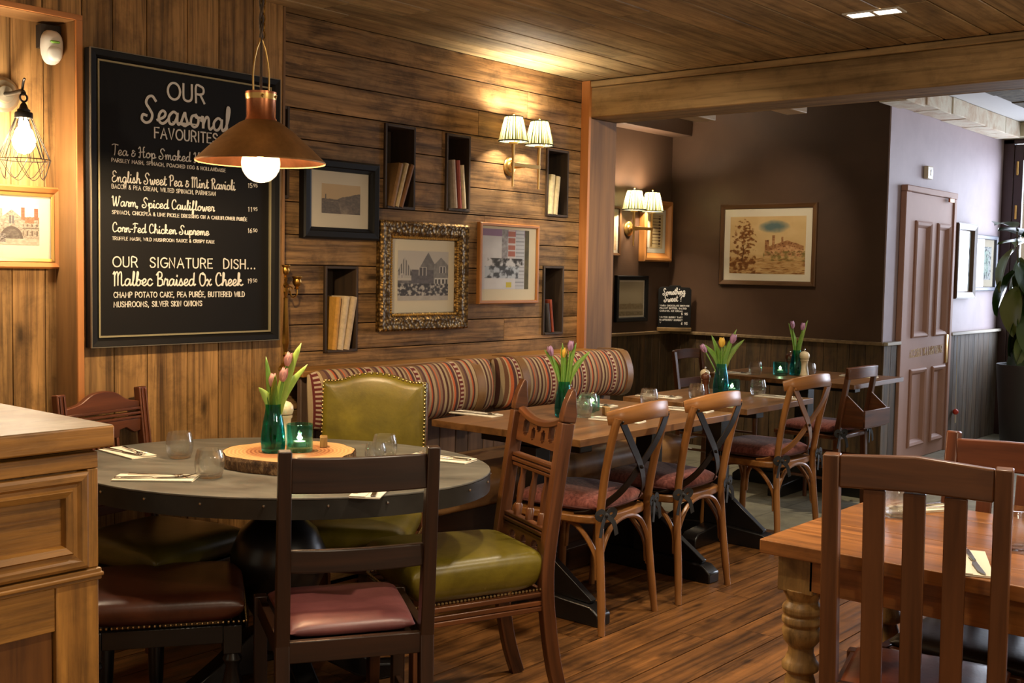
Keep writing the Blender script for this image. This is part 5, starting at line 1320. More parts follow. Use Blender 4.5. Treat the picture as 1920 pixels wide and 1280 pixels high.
nails(MB(BACKM), pts, .0062, .0145).build('nail_trim', NAIL, ba)
for s in (-1, 1):
    MB().beam((s*.18, -.25, 0), (s*.18, -.20, .50), .034, .034).build('rear_leg', W_GOTH, o, .003)
    MB().beam((s*.19, .21, 0), (s*.19, .205, .40), .032, .032, w1=.042, t1=.042).build('front_leg', W_GOTH, o, .003)
    MB().beam((s*.18, -.21, .36), (s*.19, .20, .36), .022, .06).build('side_rail', W_GOTH, o, .003)
MB().beam((-.19, .205, .36), (.19, .205, .36), .022, .06).build('seat_rail', W_GOTH, o, .003)
se = MB().pad(.42, .45, .095, (0, .005, .393), 16, 8.0, .6, taper=.05, corner=.08).build('seat', L_GREEN, o, angle=60)
nails(MB(), [(-.20, -.21, .404), (-.212, .228, .404), (.212, .228, .404), (.20, -.21, .404)]).build('nail_trim', NAIL, se)

# mahogany chair with arched crest by the wall
o = thing('arched_crest_chair', 'mahogany chair with arched crest rail below the menu board', 'chair', (2.055, 3.235, 0), rz_of(.20, -.98))
for s in (-1, 1):
    x = s*.172
    MB().beam((x, -.205, 0), (x, -.20, .45), .036, .036).beam((x, -.20, .44), (x, -.262, .940), .036, .036, w1=.034, t1=.030).build('rear_leg', W_MAHO, o, .004)
    mb = MB()
    for dx in (-.008, .008): mb.beam((x+dx, -.184, .47), (x+dx, -.243, .935), .006, .004)
    mb.build('reeding', W_MAHO, o, .001)
    MB().lathe([(.014, 0), (.020, .02), (.018, .04), (.013, .05), (.022, .10), (.025, .22), (.018, .27), (.026, .285), (.026, .30), (.018, .31), (.026, .33), (.026, .345)], (s*.19, .19, 0), 20).box(s*.19-.024, s*.19+.024, .166, .214, .345, .41).build('front_leg', W_BLACK, o, .002)
    MB().beam((s*.175, -.19, .385), (s*.19, .17, .385), .022, .055).build('side_rail', W_BLACK, o, .003)
MB().beam((-.18, .195, .385), (.18, .195, .385), .022, .055).build('seat_rail', W_BLACK, o, .003)
def yl(z): return -.205-.060*(z-.45)/.49
cr = [(-.154, .862), (-.154, .892)] + [(p.x, p.y) for p in smooth([(-.15, .893, 0), (-.10, .903, 0), (-.05, .930, 0), (0, .938, 0), (.05, .930, 0), (.10, .903, 0), (.15, .893, 0)], 4)] + [(.154, .892), (.154, .862)]
CM = T(0, yl(.86)+.011, 0) @ RX(90)
MB(CM).prism(cr, .022).build('crest_rail', W_MAHO, o, .003)
mb = MB()
for z in (.868, .852, .838): mb.beam((-.154, yl(z)+.004, z), (.154, yl(z)+.004, z), .026, .009)
mb.build('reeded_rail', W_MAHO, o, .002)
lo = [(-.154, .835), (-.154, .790), (-.125, .785), (-.09, .806), (-.062, .800), (-.060, .775), (.060, .775), (.062, .800), (.09, .806), (.125, .785), (.154, .790), (.154, .835)]
MB(T(0, yl(.80)+.010, 0) @ RX(90)).prism(lo, .020).build('lower_crest', W_MAHO, o, .003)
for i in range(6):
    x = -.052+.0208*i; MB().beam((x, yl(.775), .776), (x, yl(.56), .560), .011, .014).build('spindle', W_MAHO, o, .002)
MB().beam((-.156, yl(.54), .545), (.156, yl(.54), .545), .022, .036).build('lower_rail', W_MAHO, o, .003)
se = MB().pad(.42, .44, .10, (0, .005, .405), 16, 7.0, .55, taper=.06, corner=.10).build('seat', L_DGREEN, o, angle=60)

# brown leather stool
o = thing('upholstered_stool', 'brown leather stool with a nailed edge between cabinet and grey table', 'stool', (1.835, 2.845, 0), math.radians(-35))
for sx in (-1, 1):
    for sy in (-1, 1):
        MB().lathe([(.014, 0), (.022, .03), (.016, .05), (.024, .10), (.028, .20), (.018, .25), (.028, .27), (.020, .29)], (sx*.185, sy*.185, 0), 18).box(sx*.185-.025, sx*.185+.025, sy*.185-.025, sy*.185+.025, .29, .37).build('leg', W_BLACK, o, .002)
mb = MB()
for s in (-1, 1): mb.beam((-.16, s*.195, .345), (.16, s*.195, .345), .022, .05).beam((s*.195, -.16, .345), (s*.195, .16, .345), .022, .05)
mb.build('frame', W_BLACK, o, .002)
se = MB().pad(.44, .44, .085, (0, 0, .372), 16, 9.0, .62, corner=.04).build('seat', L_BROWN, o, angle=60)
nails(MB(), [(-.222, -.222, .385), (.222, -.222, .385), (.222, .222, .385), (-.222, .222, .385), (-.222, -.222, .385)], .0045, .0135).build('nail_trim', NAIL, se)

# slat back chair, right foreground
o = thing('slat_back_chair', 'brown slat back chair in the right foreground, back to the camera', 'chair', (2.525, .895, 0), rz_of(.975, .222))
for s in (-1, 1):
    x = s*.168
    MB().beam((x, -.21, 0), (x, -.185, .45), .034, .036, w1=.036, t1=.040).beam((x, -.185, .44), (x*1.0, -.240, .995), .036, .040, w1=.034, t1=.032).build('rear_leg', W_SLAT, o, .003)
    MB().beam((x*1.08, .20, 0), (x*1.08, .20, .44), .036, .036).build('front_leg', W_SLAT, o, .003)
    MB().beam((x, -.17, .41), (x*1.07, .185, .41), .022, .055).build('side_rail', W_SLAT, o, .002)
def yr(z): return -.186-.055*(z-.45)/.55
cr = [(-.165, .918), (-.165, .995), (-.06, 1.002), (-.03, 1.003), (.02, .990), (.165, .985), (.165, .918)]
cr = [(-.151, .925), (-.151, .994), (.0, 1.004), (.05, 1.000), (.151, .992), (.151, .925), (0, .930)]
MB(T(0, yr(.96)+.012, 0) @ RX(90) ).prism(cr, .024).build('top_rail', W_SLAT, o, .004)
for x in (-.080, 0, .080): MB().beam((x, yr(.925), .926), (x, yr(.49), .49), .044, .014, up=(0, 1, 0)).build('slat', W_SLAT, o, .002)
MB().beam((-.151, yr(.48), .475), (.151, yr(.48), .475), .022, .03).build('back_rail', W_SLAT, o, .003); MB().beam((-.151, -.188, .41), (.151, -.188, .41), .022, .055).build('seat_rail', W_SLAT, o, .003); MB().beam((-.165, .195, .41), (.165, .195, .41), .022, .055).build('seat_rail', W_SLAT, o, .003)
MB().box(-.15, .15, -.17, .185, .40, .42, axis=0).pad(.34, .38, .045, (0, .005, .425), 14, 6, .5, taper=.05, corner=.06).build('seat', L_TAN, o, angle=60)

# chair across the pine table
o = thing('wide_rail_chair', 'reddish chair with a deep curved top rail behind the pine table', 'chair', (2.95, .88, 0), rz_of(-1, .03))
for s in (-1, 1):
    x = s*.195
    MB().beam((x, -.20, 0), (x, -.185, .45), .034, .036).beam((x, -.185, .44), (x, -.235, .945), .036, .038, w1=.034, t1=.034).build('rear_leg', W_MAHO, o, .005)
    MB().beam((x*1.0, .19, 0), (x*1.0, .19, .44), .036, .036).build('front_leg', W_MAHO, o, .003)
    MB().beam((x, -.17, .41), (x, .175, .41), .022, .055).build('side_rail', W_MAHO, o, .002)
p = smooth([(-.18, -.222, .885), (-.09, -.236, .888), (0, -.242, .890), (.09, -.236, .888), (.18, -.222, .885)], 4)
MB().sweep(p, [(-.010, -.042), (.010, -.042), (.010, .042), (-.010, .042)]).build('top_rail', W_MAHO, o, .004)
for x in (-.10, 0, .10): MB().beam((x, -.226, .845), (x, -.192, .50), .040, .012, up=(0, 1, 0)).build('slat', W_MAHO, o, .002)
MB().beam((-.18, -.19, .485), (.18, -.19, .485), .022, .03).beam((-.18, .185, .41), (.18, .185, .41), .022, .055).beam((-.18, -.185, .41), (.18, -.185, .41), .022, .055).build('seat_rail', W_MAHO, o, .003)
MB().box(-.18, .18, -.165, .175, .40, .42, axis=0).pad(.37, .38, .05, (0, .0, .425), 14, 6, .5, corner=.06).build('seat', L_BLACK, o, angle=60)
# ------------------------------------------------------------------ things on the tables
def tumbler(label, x, y, z, h=.083, r=.042, group='clear water tumblers'):
    mb = MB()
    out = [(.0, 0), (r*.72, 0), (r*.82, .003), (r*.96, h*.25), (r*1.02, h*.5), (r*.97, h*.75), (r*.84, h)]
    inn = [(r*.84-.0016, h), (r*.97-.002, h*.75), (r*1.02-.002, h*.5), (r*.96-.0025, h*.26), (r*.70, h*.13), (0, h*.12)]
    q = [(p.x, p.y) for p in smooth([(a, b, 0) for a, b in out[2:]], 3)]
    q2 = [(p.x, p.y) for p in smooth([(a, b, 0) for a, b in inn[:5]], 3)]
    mb.lathe(out[:2]+q+q2+[inn[-1]], n=32, cap=False)
    o = mb.build('tumbler', GLASSB, None, angle=50); o.location = (x, y, z); return tag(o, label, 'glass', group)
def tumbler_copy(src, label, x, y, z, s=1.0):
    c = src.copy(); C.objects.link(c); c.location = (x, y, z); c.scale = (s, s, s); c['label'] = label; return c
ZT, Z2, Z3, Z4 = .7505, .7505, .7375, .7355
g0 = tumbler('clear tumbler on the grey table nearest the menu board wall', 2.062, 3.119, ZT)
for lb, x, y, z, s in (('clear tumbler beside the bark edge, at the front left of the grey table', 1.930, 2.768, ZT, 1.0), ('clear tumbler on the right side of the grey table by the green chair', 2.520, 2.654, ZT, .95),
                       ('low clear tumbler touching the right rim of the wood slice', 2.43, 2.60, ZT, .80),
                       ('front clear tumbler right of the green vase on the bench table', 3.850, 2.842, Z2, .98), ('rear clear tumbler behind the front one on the bench table', 4.01, 2.93, Z2, 1.0),
                       ('clear tumbler seen above the nearest bentwood chair rail', 4.405, 2.87, Z2, .98), ('clear tumbler left of the blue vase on the table beyond the bench', 4.93, 2.93, Z3, .95), ('clear tumbler right of the blue vase on the table beyond the bench', 5.35, 2.81, Z3, .98),
                       ('clear tumbler left of the tealight on the back wall table', 6.45, 3.41, Z4, 1.0), ('clear tumbler in front of the cream mill on the back wall table', 6.67, 3.15, Z4, .98),
                       ('clear tumbler on the pine table seen between the chair slats', 2.862, 1.097, .7505, 1.0), ('large clear tumbler on the pine table at the right edge', 2.72, .765, .7505, 1.12)):
    tumbler_copy(g0, lb, x, y, z, s)
# napkins, knives, forks
def napkin0():
    mb = MB()
    mb.box(-.042, .042, -.115, .115, 0, .0022, axis=1).box(-.041, .043, -.114, .113, .0026, .0046, axis=1).box(-.043, .002, -.115, .114, .005, .0068, axis=1)
    return mb.build('napkin', PAPER, None, .0008)
def knife0():
    mb = MB()
    mb.sweep([(0, -.105, 0), (0, -.06, .001), (0, -.01, .0015), (0, .0, .001)], [(-.006, -.002), (.006, -.002), (.006, .002), (-.006, .002)], scale=[1.15, 1, .7, .6])
    mb.prism([(-.004, 0), (.004, 0), (.009, .02), (.009, .085), (.003, .105), (-.004, .108)], .0014, T(0, 0, -.0004))
    return mb.build('knife', STEEL, None, .0006)
def fork0():
    mb = MB()
    mb.sweep(smooth([(0, -.100, 0), (0, -.05, .001), (0, .02, .003), (0, .045, .002), (0, .062, 0.0)], 4), [(-.004, -.0015), (.004, -.0015), (.004, .0015), (-.004, .0015)], scale=[1.4, 1.3, 1.1, 1, .9, .8, .7, .65, .6, .6, .7, .8, 1.2, 1.8, 2.4, 2.8, 2.9])
    for i in range(4): mb.tube(smooth([(-.0093+.0062*i, .060, 0), (-.0093+.0062*i, .075, .0), (-.0088+.0059*i, .095, .005), (-.0085+.0057*i, .102, .008)], 3), .0016, 6)
    return mb.build('fork', STEEL, None)
NK, KN, FK = napkin0(), knife0(), fork0(); first = [True]
def setting(where, x, y, z, rz, fy=0.0, flip=False):
    a = math.radians(rz); R_ = Matrix.Rotation(a, 3, 'Z')
    for src, nm, cat, grp, off, dz, dr in ((NK, 'cream folded napkin', 'napkin', 'folded napkins', (0, 0), 0, 0), (KN, 'steel knife', 'knife', 'table knives', (.012, -.006), .0072, 6), (FK, 'steel fork', 'fork', 'table forks', (-.016, .012), .0088, -9)):
        c = src if first[0] else src.copy()
        if not first[0]: C.objects.link(c)
        p = R_ @ Vector((off[0], off[1], 0)); c.location = (x+p.x, y+p.y, z+dz); c.rotation_euler = (0, 0, a+math.radians(dr)+(PI if flip and src is not NK else 0))
        tag(c, nm+' '+where, cat, grp)
    first[0] = False
setting('at the front left of the grey table', 1.806, 2.852, ZT, -138)
setting('at the back left of the grey table, by the oak cabinet', 1.985, 3.30, ZT, 176, flip=False)
setting('at the right end of the grey table by the carved chair', 2.640, 2.52, ZT, -165, flip=True)
setting('half hidden behind the ladder back rail on the grey table', 2.135, 2.292, ZT, -55)
setting('at the left end of the bench table', 3.575, 3.205, Z2, 185)
setting('at the front of the bench table behind the nearest bentwood chair', 3.862, 2.672, Z2, 190)
setting('at the back of the bench table beside the far cushion', 4.22, 3.06, Z2, 182)
setting('at the right corner of the bench table by the middle bentwood chair', 4.395, 2.66, Z2, 186)
setting('at the left end of the table beyond the bench', 4.86, 3.11, Z3, 184)
setting('at the right end of the table beyond the bench', 5.32, 2.68, Z3, 186)
setting('at the left end of the back wall table', 6.42, 3.56, Z4, 186)
setting('at the right end of the back wall table', 6.85, 2.90, Z4, 190)
setting('at the near edge of the pine table', 2.50, .795, .7505, -68, flip=True)
setting('at the far edge of the pine table', 2.985, 1.09, .7505, 60)

# wood slice
o = thing('wood_slice', 'round slice of tree trunk with bark edge, centre of the grey table', 'wood slice', (2.245, 2.792, ZT), 0)
wob = lambda a: 1+.025*math.sin(3*a+1)+.015*math.sin(7*a)+.012*math.sin(13*a+2)
R0 = .205
m = N('bark'); tc2 = m.new('ShaderNodeTexCoord').outputs['Object']; n_ = m.noise(m.scale(tc2, (34, 34, 18)), 1.0, 6, .75, 1.0)
m.base(m.ramp(n_, [(.32, lin((44, 28, 16))), (.5, lin((110, 78, 48))), (.68, lin((190, 152, 104)))])).set(Roughness=.9); m.bump(n_, 1.0, .012); BARK = m.m
m = N('sawn_rings'); tc2 = m.new('ShaderNodeTexCoord').outputs['Object']
wv = m.new('ShaderNodeTexWave', wave_type='RINGS', rings_direction='SPHERICAL', i_Scale=26.0, i_Distortion=3.0, i_Detail=3.0); wv.inputs['Detail Scale'].default_value = 1.2; m.ln(m.scale(tc2, (1, 1, 0)), wv.inputs['Vector'])
ln_ = m.new('ShaderNodeVectorMath', operation='LENGTH'); m.ln(m.scale(tc2, (1, 1, 0)), ln_.inputs[0])
rd = m.math('ADD', ln_.outputs['Value'], m.math('MULTIPLY_ADD', m.noise(tc2, 8, 4), .05, -.025))
heart = m.ramp(rd, [(.02, lin((120, 66, 34))), (.10, lin((142, 82, 44))), (.128, lin((150, 86, 48))), (.145, lin((206, 150, 96))), (.2, lin((216, 166, 112)))])
m.base(m.mix(.30, heart, m.ramp(wv.outputs['Fac'], [(.2, lin((96, 50, 24))), (.8, lin((226, 176, 122)))]))).set(Roughness=.5); RINGS = m.m
mb = MB(); vs = []; nn = 80; lv = 5
for k in range(lv+1):
    for i in range(nn):
        a = 2*PI*i/nn; r = R0*wob(a)*(1+.012*noise.noise(Vector((9*math.cos(a), 9*math.sin(a), k*1.3)))+(.0 if k in (0, lv) else .012)); vs.append((r*math.cos(a), r*math.sin(a), .040*k/lv))
fs = [(k*nn+i, k*nn+(i+1) % nn, (k+1)*nn+(i+1) % nn, (k+1)*nn+i) for k in range(lv) for i in range(nn)] + [tuple(range(nn-1, -1, -1))]
mb.add(vs, fs, vs); mb.build('bark_edge', BARK, o)
mb = MB(); mb.add([(R0*wob(2*PI*i/nn)*.985*math.cos(2*PI*i/nn), R0*wob(2*PI*i/nn)*.985*math.sin(2*PI*i/nn), z) for z in (.0395, .0405) for i in range(nn)], [tuple(range(nn, 2*nn))]+[(i, (i+1) % nn, nn+(i+1) % nn, nn+i) for i in range(nn)], [(0, 0, 0)]*(2*nn)); mb.build('sawn_face', RINGS, o)
ZW = ZT+.0410

# vases, tulips
LEAF = N('tulip_leaf'); _g = LEAF.attr('gco').outputs['Vector']
LEAF.base(LEAF.ramp(LEAF.noise(LEAF.scale(_g, (8, 60, 8)), 1.0, 3), [(.3, lin((62, 110, 30))), (.7, lin((118, 160, 62)))])).set(Roughness=.45, Transmission_Weight=.0, Subsurface_Weight=.1); LEAF = LEAF.m
LEAFP = plain('pale_tulip_leaf', (158, 184, 84), .45, var=.15)
PINK = plain('pink_petal', (226, 168, 160), .5, var=.1, vs=30); PURP = plain('mauve_petal', (176, 134, 168), .5, var=.1, vs=30); YELL = plain('yellow_petal', (232, 190, 76), .5, var=.1, vs=30)
def vase(label, x, y, z, h, r, mat):
    o = thing('bud_vase', label, 'vase', (x, y, z), 0, 'small glass bud vases')
    pr = [(0, 0), (r*.80, 0), (r*.95, h*.04), (r*1.03, h*.2), (r*1.0, h*.36), (r*.86, h*.62), (r*.68, h*.86), (r*.64, h)]
    q = [(p.x, p.y) for p in smooth([(a, b, 0) for a, b in pr[1:]], 3)]
    inn = [(a-.0025, b) for a, b in q if b > h*.07][::-1]
    MB().lathe([(0, 0)]+q+inn+[(0, h*.07)], n=32, cap=False).build('body', mat, o, angle=50)
    MB().lathe([(0, h*.071)]+[(a-.0032, b) for a, b in q if h*.075 < b < h*.58]+[(0, h*.58)], n=24, cap=False).build('water', WATER, o)
    return o
def tulip(label, base, tip, pet, leaves, h, open_=1.0, sz=1.0):
    """one cut tulip: stem from base up to tip, petals, its strap leaves"""
    b = Vector(base); t = Vector(tip)
    o = thing('tulip', label, 'flower', base, 0, 'tulips in the table vases')
    d = t-b; st = smooth([(0, 0, 0), (d.x*.25, d.y*.25, d.z*.45), (d.x*.7, d.y*.7, d.z*.8), tuple(d)], 5)
    MB().tube(st, .0032*sz, 8).build('stem', plain('tulip_stem', (112, 150, 60), .5) if 'tulip_stem' not in bpy.data.materials else bpy.data.materials['tulip_stem'], o)
    ax = (st[-1]-st[-3]).normalized(); Mq = T(*d) @ ax.to_track_quat('Z', 'Y').to_matrix().to_4x4()
    for k in range(6):
        mb = MB(Mq @ RZ(60*k+(0 if k % 2 else 8))); L = .044*sz; vs = []; n = 6
        rr = (.0125 if k % 2 else .0110)*sz*open_
        for i in range(n+1):
            s = i/n; w_ = .0115*sz*math.sin(PI*min(1, .12+.88*s))**.7*(1 if i < n else .05); r_ = rr*(math.sin(PI*(.10+.62*s))**.8)
            for j in (-1, 0, 1): vs.append((r_-.0025*abs(j), j*w_, L*s-.003))
        fs = [(i*3+j, i*3+j+1, i*3+j+4, i*3+j+3) for i in range(n) for j in (0, 1)]
        mb.add(vs, fs, vs); mb.build('petal', pet, o, angle=80)
    for (dx, dy, dz, wd, mt) in leaves:
        mb = MB(); n = 12; vs = []; q = smooth([(0, 0, h*.15), (dx*.08, dy*.08, h*.8), (dx*.45, dy*.45, h+(dz-h)*.45), (dx, dy, dz)], 4)
        n = len(q)-1
        out = Vector((dx, dy, 0)).normalized(); fv = CF*.9+out*.35
        for i, p in enumerate(q):
            s = i/n; w_ = wd*(.18+.82*math.sin(PI*min(1, s*1.0+.02))**.8) if s < .97 else .0004
            if s < .3: w_ = min(w_, .007+.01*s)
            tg = (q[min(i+1, n)]-q[max(i-1, 0)]).normalized(); side = tg.cross(fv).normalized(); nn_ = side.cross(tg)
            for j in (-1, 0, 1): vs.append(p+side*(j*w_*(1+.06*math.sin(i*1.7)))+nn_*(.30*w_*(1-abs(j))))
        fs = [(i*3+j, i*3+j+1, i*3+j+4, i*3+j+3) for i in range(n) for j in (0, 1)]
        mb.add(vs, fs, [(i/3/n, (i % 3)*.1, 0) for i in range(len(vs))]); lf = mb.build('leaf', mt, o, angle=80)
        sm = lf.modifiers.new('thick', 'SOLIDIFY'); sm.thickness = .0011
    return o
CR = Vector((.644, -.765, 0))            # across the view of the dining tables
CF = Vector((.765, .644, 0))
def at(x, y, z, r=0, u=0, f=0): return tuple(Vector((x, y, z))+CR*r+CF*f+Vector((0, 0, u)))
def lf(r, f, z, w_, m_=LEAF): v = CR*r+CF*f; return (v.x, v.y, z, w_, m_)
vx, vy = 2.190, 2.807
vase('teal bud vase on the wood slice of the grey table', vx, vy, ZW, .150, .037, TEAL)
tulip('pale pink tulip with tall leaves leaning right in the teal vase', at(vx, vy, ZW+.012, .004), at(vx, vy, ZW, .042, .272), PINK, (lf(.082, .0, .330, .021, LEAFP), lf(.098, .02, .262, .015, LEAFP)), .14, .9)
tulip('pink tulip bud nearest the left in the teal vase', at(vx, vy, ZW+.012, -.004), at(vx, vy, ZW, -.002, .205), PINK, (lf(-.022, .01, .285, .011, LEAF), lf(-.040, -.01, .190, .014, LEAFP)), .14, .85)
tulip('pink tulip at the centre front of the teal vase', at(vx, vy, ZW+.012, .0, 0, -.006), at(vx, vy, ZW, .030, .225, -.01), PINK, (lf(.012, -.02, .232, .012, LEAF),), .14, .95)
vx, vy = 3.793, 2.90
vase('dark green bud vase on the bench table', vx, vy, Z2, .152, .038, TEAL)
tulip('mauve tulip leaning left in the green vase', at(vx, vy, Z2+.012, -.003), at(vx, vy, Z2, -.055, .262), PURP, (lf(-.085, 0, .275, .012), lf(-.045, .02, .24, .012)), .15)
tulip('yellow tulip in the middle of the green vase', at(vx, vy, Z2+.012, 0, 0, .004), at(vx, vy, Z2, -.006, .255), YELL, (lf(-.012, -.02, .305, .013), lf(.012, .01, .27, .010)), .15)
tulip('mauve tulip half hidden by a leaf in the green vase', at(vx, vy, Z2+.012, .003), at(vx, vy, Z2, .022, .285), PURP, (lf(.045, 0, .305, .014), lf(.105, .0, .272, .014)), .15)
vx, vy = 5.19, 2.94
vase('blue glass bud vase on the table beyond the bench', vx, vy, Z3, .165, .041, BLUEV)
tulip('mauve tulip drooping left in the blue vase', at(vx, vy, Z3+.012, -.003), at(vx, vy, Z3, -.085, .225), PURP, (lf(-.098, 0, .255, .015), lf(-.05, .02, .30, .015)), .165, 1.0, 1.1)
tulip('yellow tulip standing in the blue vase', at(vx, vy, Z3+.012, 0, 0, .004), at(vx, vy, Z3, -.002, .255), YELL, (lf(-.03, -.02, .25, .014), lf(.02, .02, .25, .014)), .165, 1.1, 1.15)
tulip('mauve tulip standing tall right in the blue vase', at(vx, vy, Z3+.012, .003), at(vx, vy, Z3, .05, .275), PURP, (lf(.07, 0, .335, .014), lf(.115, .02, .28, .017)), .165, 1.1, 1.15)
vx, vy = 6.63, 3.22
vase('dark green bud vase behind the cream mill on the back wall table', vx, vy, Z4, .160, .040, TEAL)
tulip('mauve tulip in the vase on the back wall table', at(vx, vy, Z4+.012, -.003), at(vx, vy, Z4, -.03, .30), PURP, (lf(-.055, 0, .32, .014), lf(-.02, .02, .27, .014)), .16, 1.0, 1.1)
tulip('mauve tulip at the right of the vase on the back wall table', at(vx, vy, Z4+.012, .003), at(vx, vy, Z4, .03, .29), PURP, (lf(.06, 0, .34, .014), lf(.03, -.02, .28, .012)), .16, 1.0, 1.1)

def mill(label, x, y, z, mat, k=1.0):
    o = thing('pepper_mill', label, 'pepper mill', (x, y, z), 0, 'turned pepper mills')
    MB(Matrix.Scale(k, 4)).lathe([(0, 0), (.028, 0), (.029, .006), (.026, .012), (.024, .03), (.019, .055), (.022, .078), (.025, .082), (.025, .088), (.018, .090)], n=28).build('body', mat, o)
    MB(Matrix.Scale(k, 4)).lathe([(.018, .0905), (.025, .092), (.0285, .102), (.0275, .116), (.020, .126), (.008, .131), (0, .132)], n=28).build('head', mat, o)
    MB(Matrix.Scale(k, 4)).lathe([(.003, .130), (.003, .135), (.006, .139), (.005, .145), (0, .147)], n=14).build('knob', STEEL, o)
    return o
mill('cream pepper mill on the wood slice behind the tealight', 2.312, 2.908, ZW, CREAMP, 1.08)
mill('dark wooden pepper mill behind the green vase on the bench table', 3.985, 3.01, Z2, W_MAHO, .80)
mill('dark wooden pepper mill left of the blue vase', 5.17, 3.02, Z3, W_MAHO, .85)
mill('cream pepper mill left of the blue vase, mostly hidden', 5.28, 3.09, Z3, CREAMP, .92)
mill('cream pepper mill with green vase behind it on the back wall table', 6.645, 3.175, Z4, CREAMP, 1.18)
mill('dark wooden pepper mill behind the tealight on the back wall table', 6.72, 3.31, Z4, W_MAHO, 1.0)
def tealight(label, x, y, z, r=.041, h=.078, k=1.0):
    mb = MB(Matrix.Scale(k, 4))
    mb.lathe([(0, 0), (r*.92, 0), (r, .004), (r, h), (r-.003, h), (r-.004, .016), (0, .015)], n=32, cap=False)
    o = mb.build('tealight_holder', TEALH, None, angle=50); o.location = (x, y, z); tag(o, label, 'candle holder', 'teal glass tealight holders')
    c = thing('tealight_candle', 'small lit candle inside the ' + label, 'candle', (x, y, z+.0165*k), 0, 'lit tealight candles')
    MB(Matrix.Scale(k, 4)).lathe([(0, 0), (.019, 0), (.019, .015), (0, .0145)], n=20, cap=False).build('wax', WAX, c)
    MB(Matrix.Scale(k, 4)).tube([(0, 0, .014), (0, 0, .021)], .0008, 5).build('wick', IRON, c)
    MB(Matrix.Scale(k, 4)).lathe([(0, .018), (.003, .022), (.0036, .027), (.002, .034), (0, .041)], n=10, cap=False).build('flame', FLAME, c)
    lamp('POINT', 'candle_light', (x, y, z+.046*k), .25, WARM, .006)
tealight('teal tealight glass on the wood slice', 2.260, 2.765, ZW, .041, .086)
tealight('teal tealight glass behind the tumblers on the bench table', 4.075, 2.955, Z2, .034, .065)
tealight('teal tealight glass right of the blue vase', 5.29, 2.93, Z3)
tealight('teal tealight glass in the middle of the back wall table', 6.55, 3.29, Z4, .043, .080, 1.05)
for lb, x, y, z, s in (('small wooden block behind the tealight on the wood slice', 2.372, 2.782, ZW, .034), ('small wooden block by the tumblers on the bench table', 3.985, 2.815, Z2, .036)):
    o = MB().box(-s*.35, s*.35, -s*.6, s*.6, 0, s, axis=2).build('card_block', W_PINEL, None, .002); o.location = (x, y, z); o.rotation_euler = (0, 0, math.radians(-40)); tag(o, lb, 'block', 'wooden card blocks')

# ------------------------------------------------------------------ books in the crates
def book(label, x, z, th, h, d, lean_, col, grp, pages=(214, 200, 168), y=3.70, z0=None):
    o = thing('book', label, 'book', (x, y, z), 0, grp); o.rotation_euler = (0, math.radians(lean_), 0)
    nm = 'book_cloth_%d_%d_%d' % col
    mt = bpy.data.materials.get(nm) or plain(nm, col, .7, var=.18, vs=40)
    pg = bpy.data.materials.get('book_pages') or plain('book_pages', pages, .9)
    t = .0022
    mb = MB().box(0, t, -d/2, d/2, 0, h, axis=2).box(th-t, th, -d/2, d/2, 0, h, axis=2)
    q = [(t+(th-2*t)*i/6, -d/2-.004*math.sin(PI*i/6)) for i in range(7)]
    mb.prism(q+[(th-t, -d/2+t), (t, -d/2+t)], h); mb.build('cover', mt, o, .0008)
    MB().box(t, th-t, -d/2+t+.0005, d/2-.004, .003, h-.003, axis=2).build('pages', pg, o)
    return o
zz = 1.6435
book('tan book leaning at the left in the first upper crate', 3.480, zz, .026, .20, .11, 15, (136, 100, 58), 'books in the first upper crate')
book('cream spined book in the middle of the first upper crate', 3.512, zz, .020, .205, .11, 17, (186, 164, 124), 'books in the first upper crate')
book('brown book at the right of the first upper crate', 3.536, zz, .022, .205, .11, 20, (122, 82, 44), 'books in the first upper crate')
zz = 1.6535
book('pale grey book at the left of the second upper crate', 3.893, zz, .022, .225, .11, -5.5, (176, 160, 144), 'books in the second upper crate')
book('faded red book in the second upper crate', 3.922, zz, .022, .225, .11, -4.5, (150, 72, 58), 'books in the second upper crate')
book('cream book at the right of the second upper crate', 3.950, zz, .026, .205, .11, -6, (206, 188, 152), 'books in the second upper crate')
zz = 1.6635
book('cream book on the left in the crate beside the sconce', 4.607, zz, .034, .205, .11, 4, (206, 190, 148), 'books in the crate beside the sconce')
book('cream book on the right in the crate beside the sconce', 4.645, zz, .034, .200, .11, 6, (198, 180, 138), 'books in the crate beside the sconce')
zz = 1.0195
book('yellow ochre book leaning in the low left crate', 3.150, zz, .026, .225, .11, 6, (196, 144, 62), 'books in the low left crate')
book('cream book in the middle of the low left crate', 3.182, zz, .030, .230, .11, 9, (206, 184, 150), 'books in the low left crate')
book('cream book with worn spine at the right of the low left crate', 3.217, zz, .030, .230, .11, 11, (196, 172, 138), 'books in the low left crate')
zz = 1.0485
book('dark grey thin book in the low crate by the post', 4.625, zz, .020, .15, .11, -8, (58, 54, 56), 'books in the low crate by the post')
book('brick red thin book in the low crate by the post', 4.655, zz, .016, .17, .11, -8, (140, 62, 40), 'books in the low crate by the post')

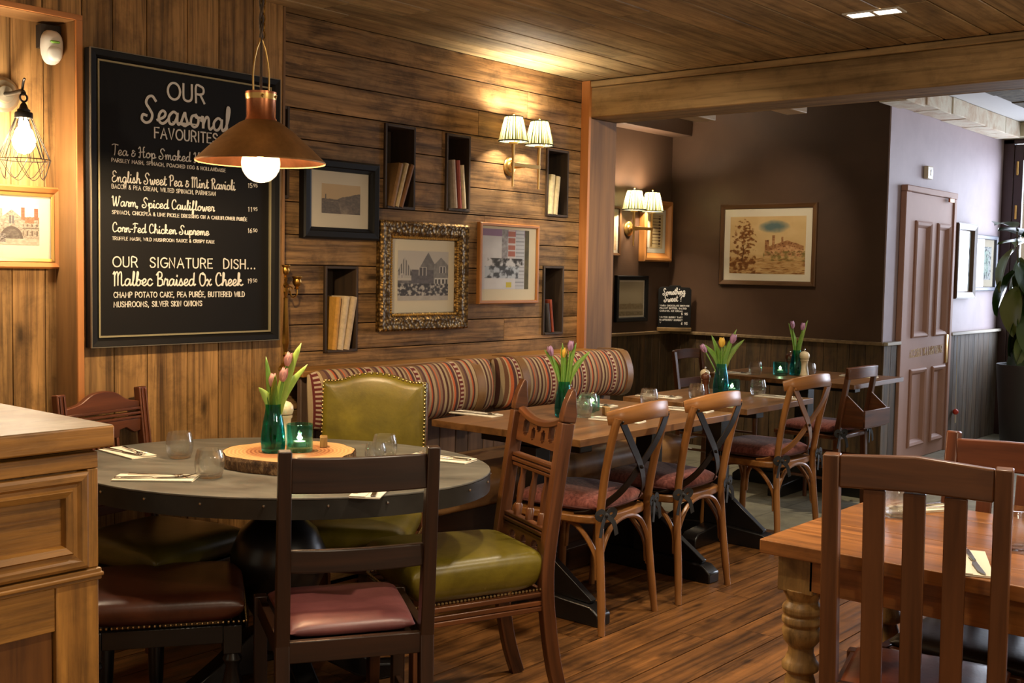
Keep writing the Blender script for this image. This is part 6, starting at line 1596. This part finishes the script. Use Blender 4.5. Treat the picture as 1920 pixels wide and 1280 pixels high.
# ------------------------------------------------------------------ rubber plant by the street door
POT = plain('charcoal_planter', (44, 42, 42), .45, var=.1)
o = thing('planter', 'tall charcoal planter by the street door', 'planter', (9.38, 2.60, 0.0015), 0)
MB().lathe([(0, 0), (.165, 0), (.17, .01), (.225, .68), (.225, .70), (.205, .70), (.20, .64), (0, .64)], n=40, cap=False).build('pot', POT, o)
MB().lathe([(0, .641), (.199, .641), (.19, .65), (0, .655)], n=30, cap=False).build('soil', plain('potting_soil', (40, 30, 22), .95, var=.4, vs=30), o)
pl0 = thing('rubber_plant', 'rubber plant with big glossy leaves in the charcoal planter', 'plant', (9.38, 2.60, .66), 0)
mb = MB(); stems = [smooth([(0, 0, 0), (.02*math.cos(a), .02*math.sin(a), .35), (.10*math.cos(a), .10*math.sin(a), .75), (.13*math.cos(a), .13*math.sin(a), hh)], 6) for a, hh in ((2.3, 1.08), (4.4, .95), (.3, 1.0))]
for s_ in stems: mb.tube(s_, .011, 8, rs=[1.2-.7*i/len(s_) for i in range(len(s_))])
mb.build('stems', plain('woody_green_stem', (98, 80, 46), .6), pl0)
RUB = N('rubber_leaf'); _g = RUB.attr('gco').outputs['Vector']; _r = RUB.attr('rnd').outputs['Fac']
RUB.base(RUB.ramp(_r, [(0, lin((34, 58, 22))), (.6, lin((56, 84, 34))), (1, lin((104, 120, 58)))])).set(Roughness=.28, Specular_IOR_Level=.6); RUB = RUB.m
def leaf_mesh(k):
    mb = MB(); n = 9; L = .25; vs = []
    for i in range(n+1):
        s = i/n; w_ = .072*math.sin(PI*min(1, s*.97+.02))**.75; zc = -.05*s*s*(1+.3*k)
        for j in (-2, -1, 0, 1, 2): vs.append((s*L, j/2*w_, zc+.012*abs(j/2)-.006*(j == 0)+.03*s*(1-s)))
    fs = [(i*5+j, i*5+j+1, i*5+j+6, i*5+j+5) for i in range(n) for j in range(4)]
    mb.add(vs, fs, vs, rnd=k/4); mb.tube([(-.05, 0, .01), (0, 0, 0)], .0035, 6, rnd=k/4)
    return mb.build('leaf', RUB, pl0, angle=80)
protos = [leaf_mesh(k) for k in range(5)]; used = [False]*5; k = 0
r2 = random.Random(3)
for si, s_ in enumerate(stems):
    m_ = 17
    for i in range(m_):
        t_ = .12+.88*i/(m_-1); p_ = s_[min(len(s_)-1, int(t_*(len(s_)-1)))]
        lfm = protos[k % 5]
        if used[k % 5]: c = lfm.copy(); C.objects.link(c); c.parent = pl0
        else: c = lfm; used[k % 5] = True
        k += 1; az = i*2.4+si*1.1+r2.uniform(-.3, .3)
        q = Matrix.Rotation(az, 4, 'Z') @ Matrix.Rotation(r2.uniform(.75, 1.25) if i < m_-2 else -.4, 4, 'Y')
        c.matrix_local = T(p_.x, p_.y, p_.z) @ q @ T(.045, 0, 0) @ Matrix.Scale(r2.uniform(1.05, 1.5), 4)
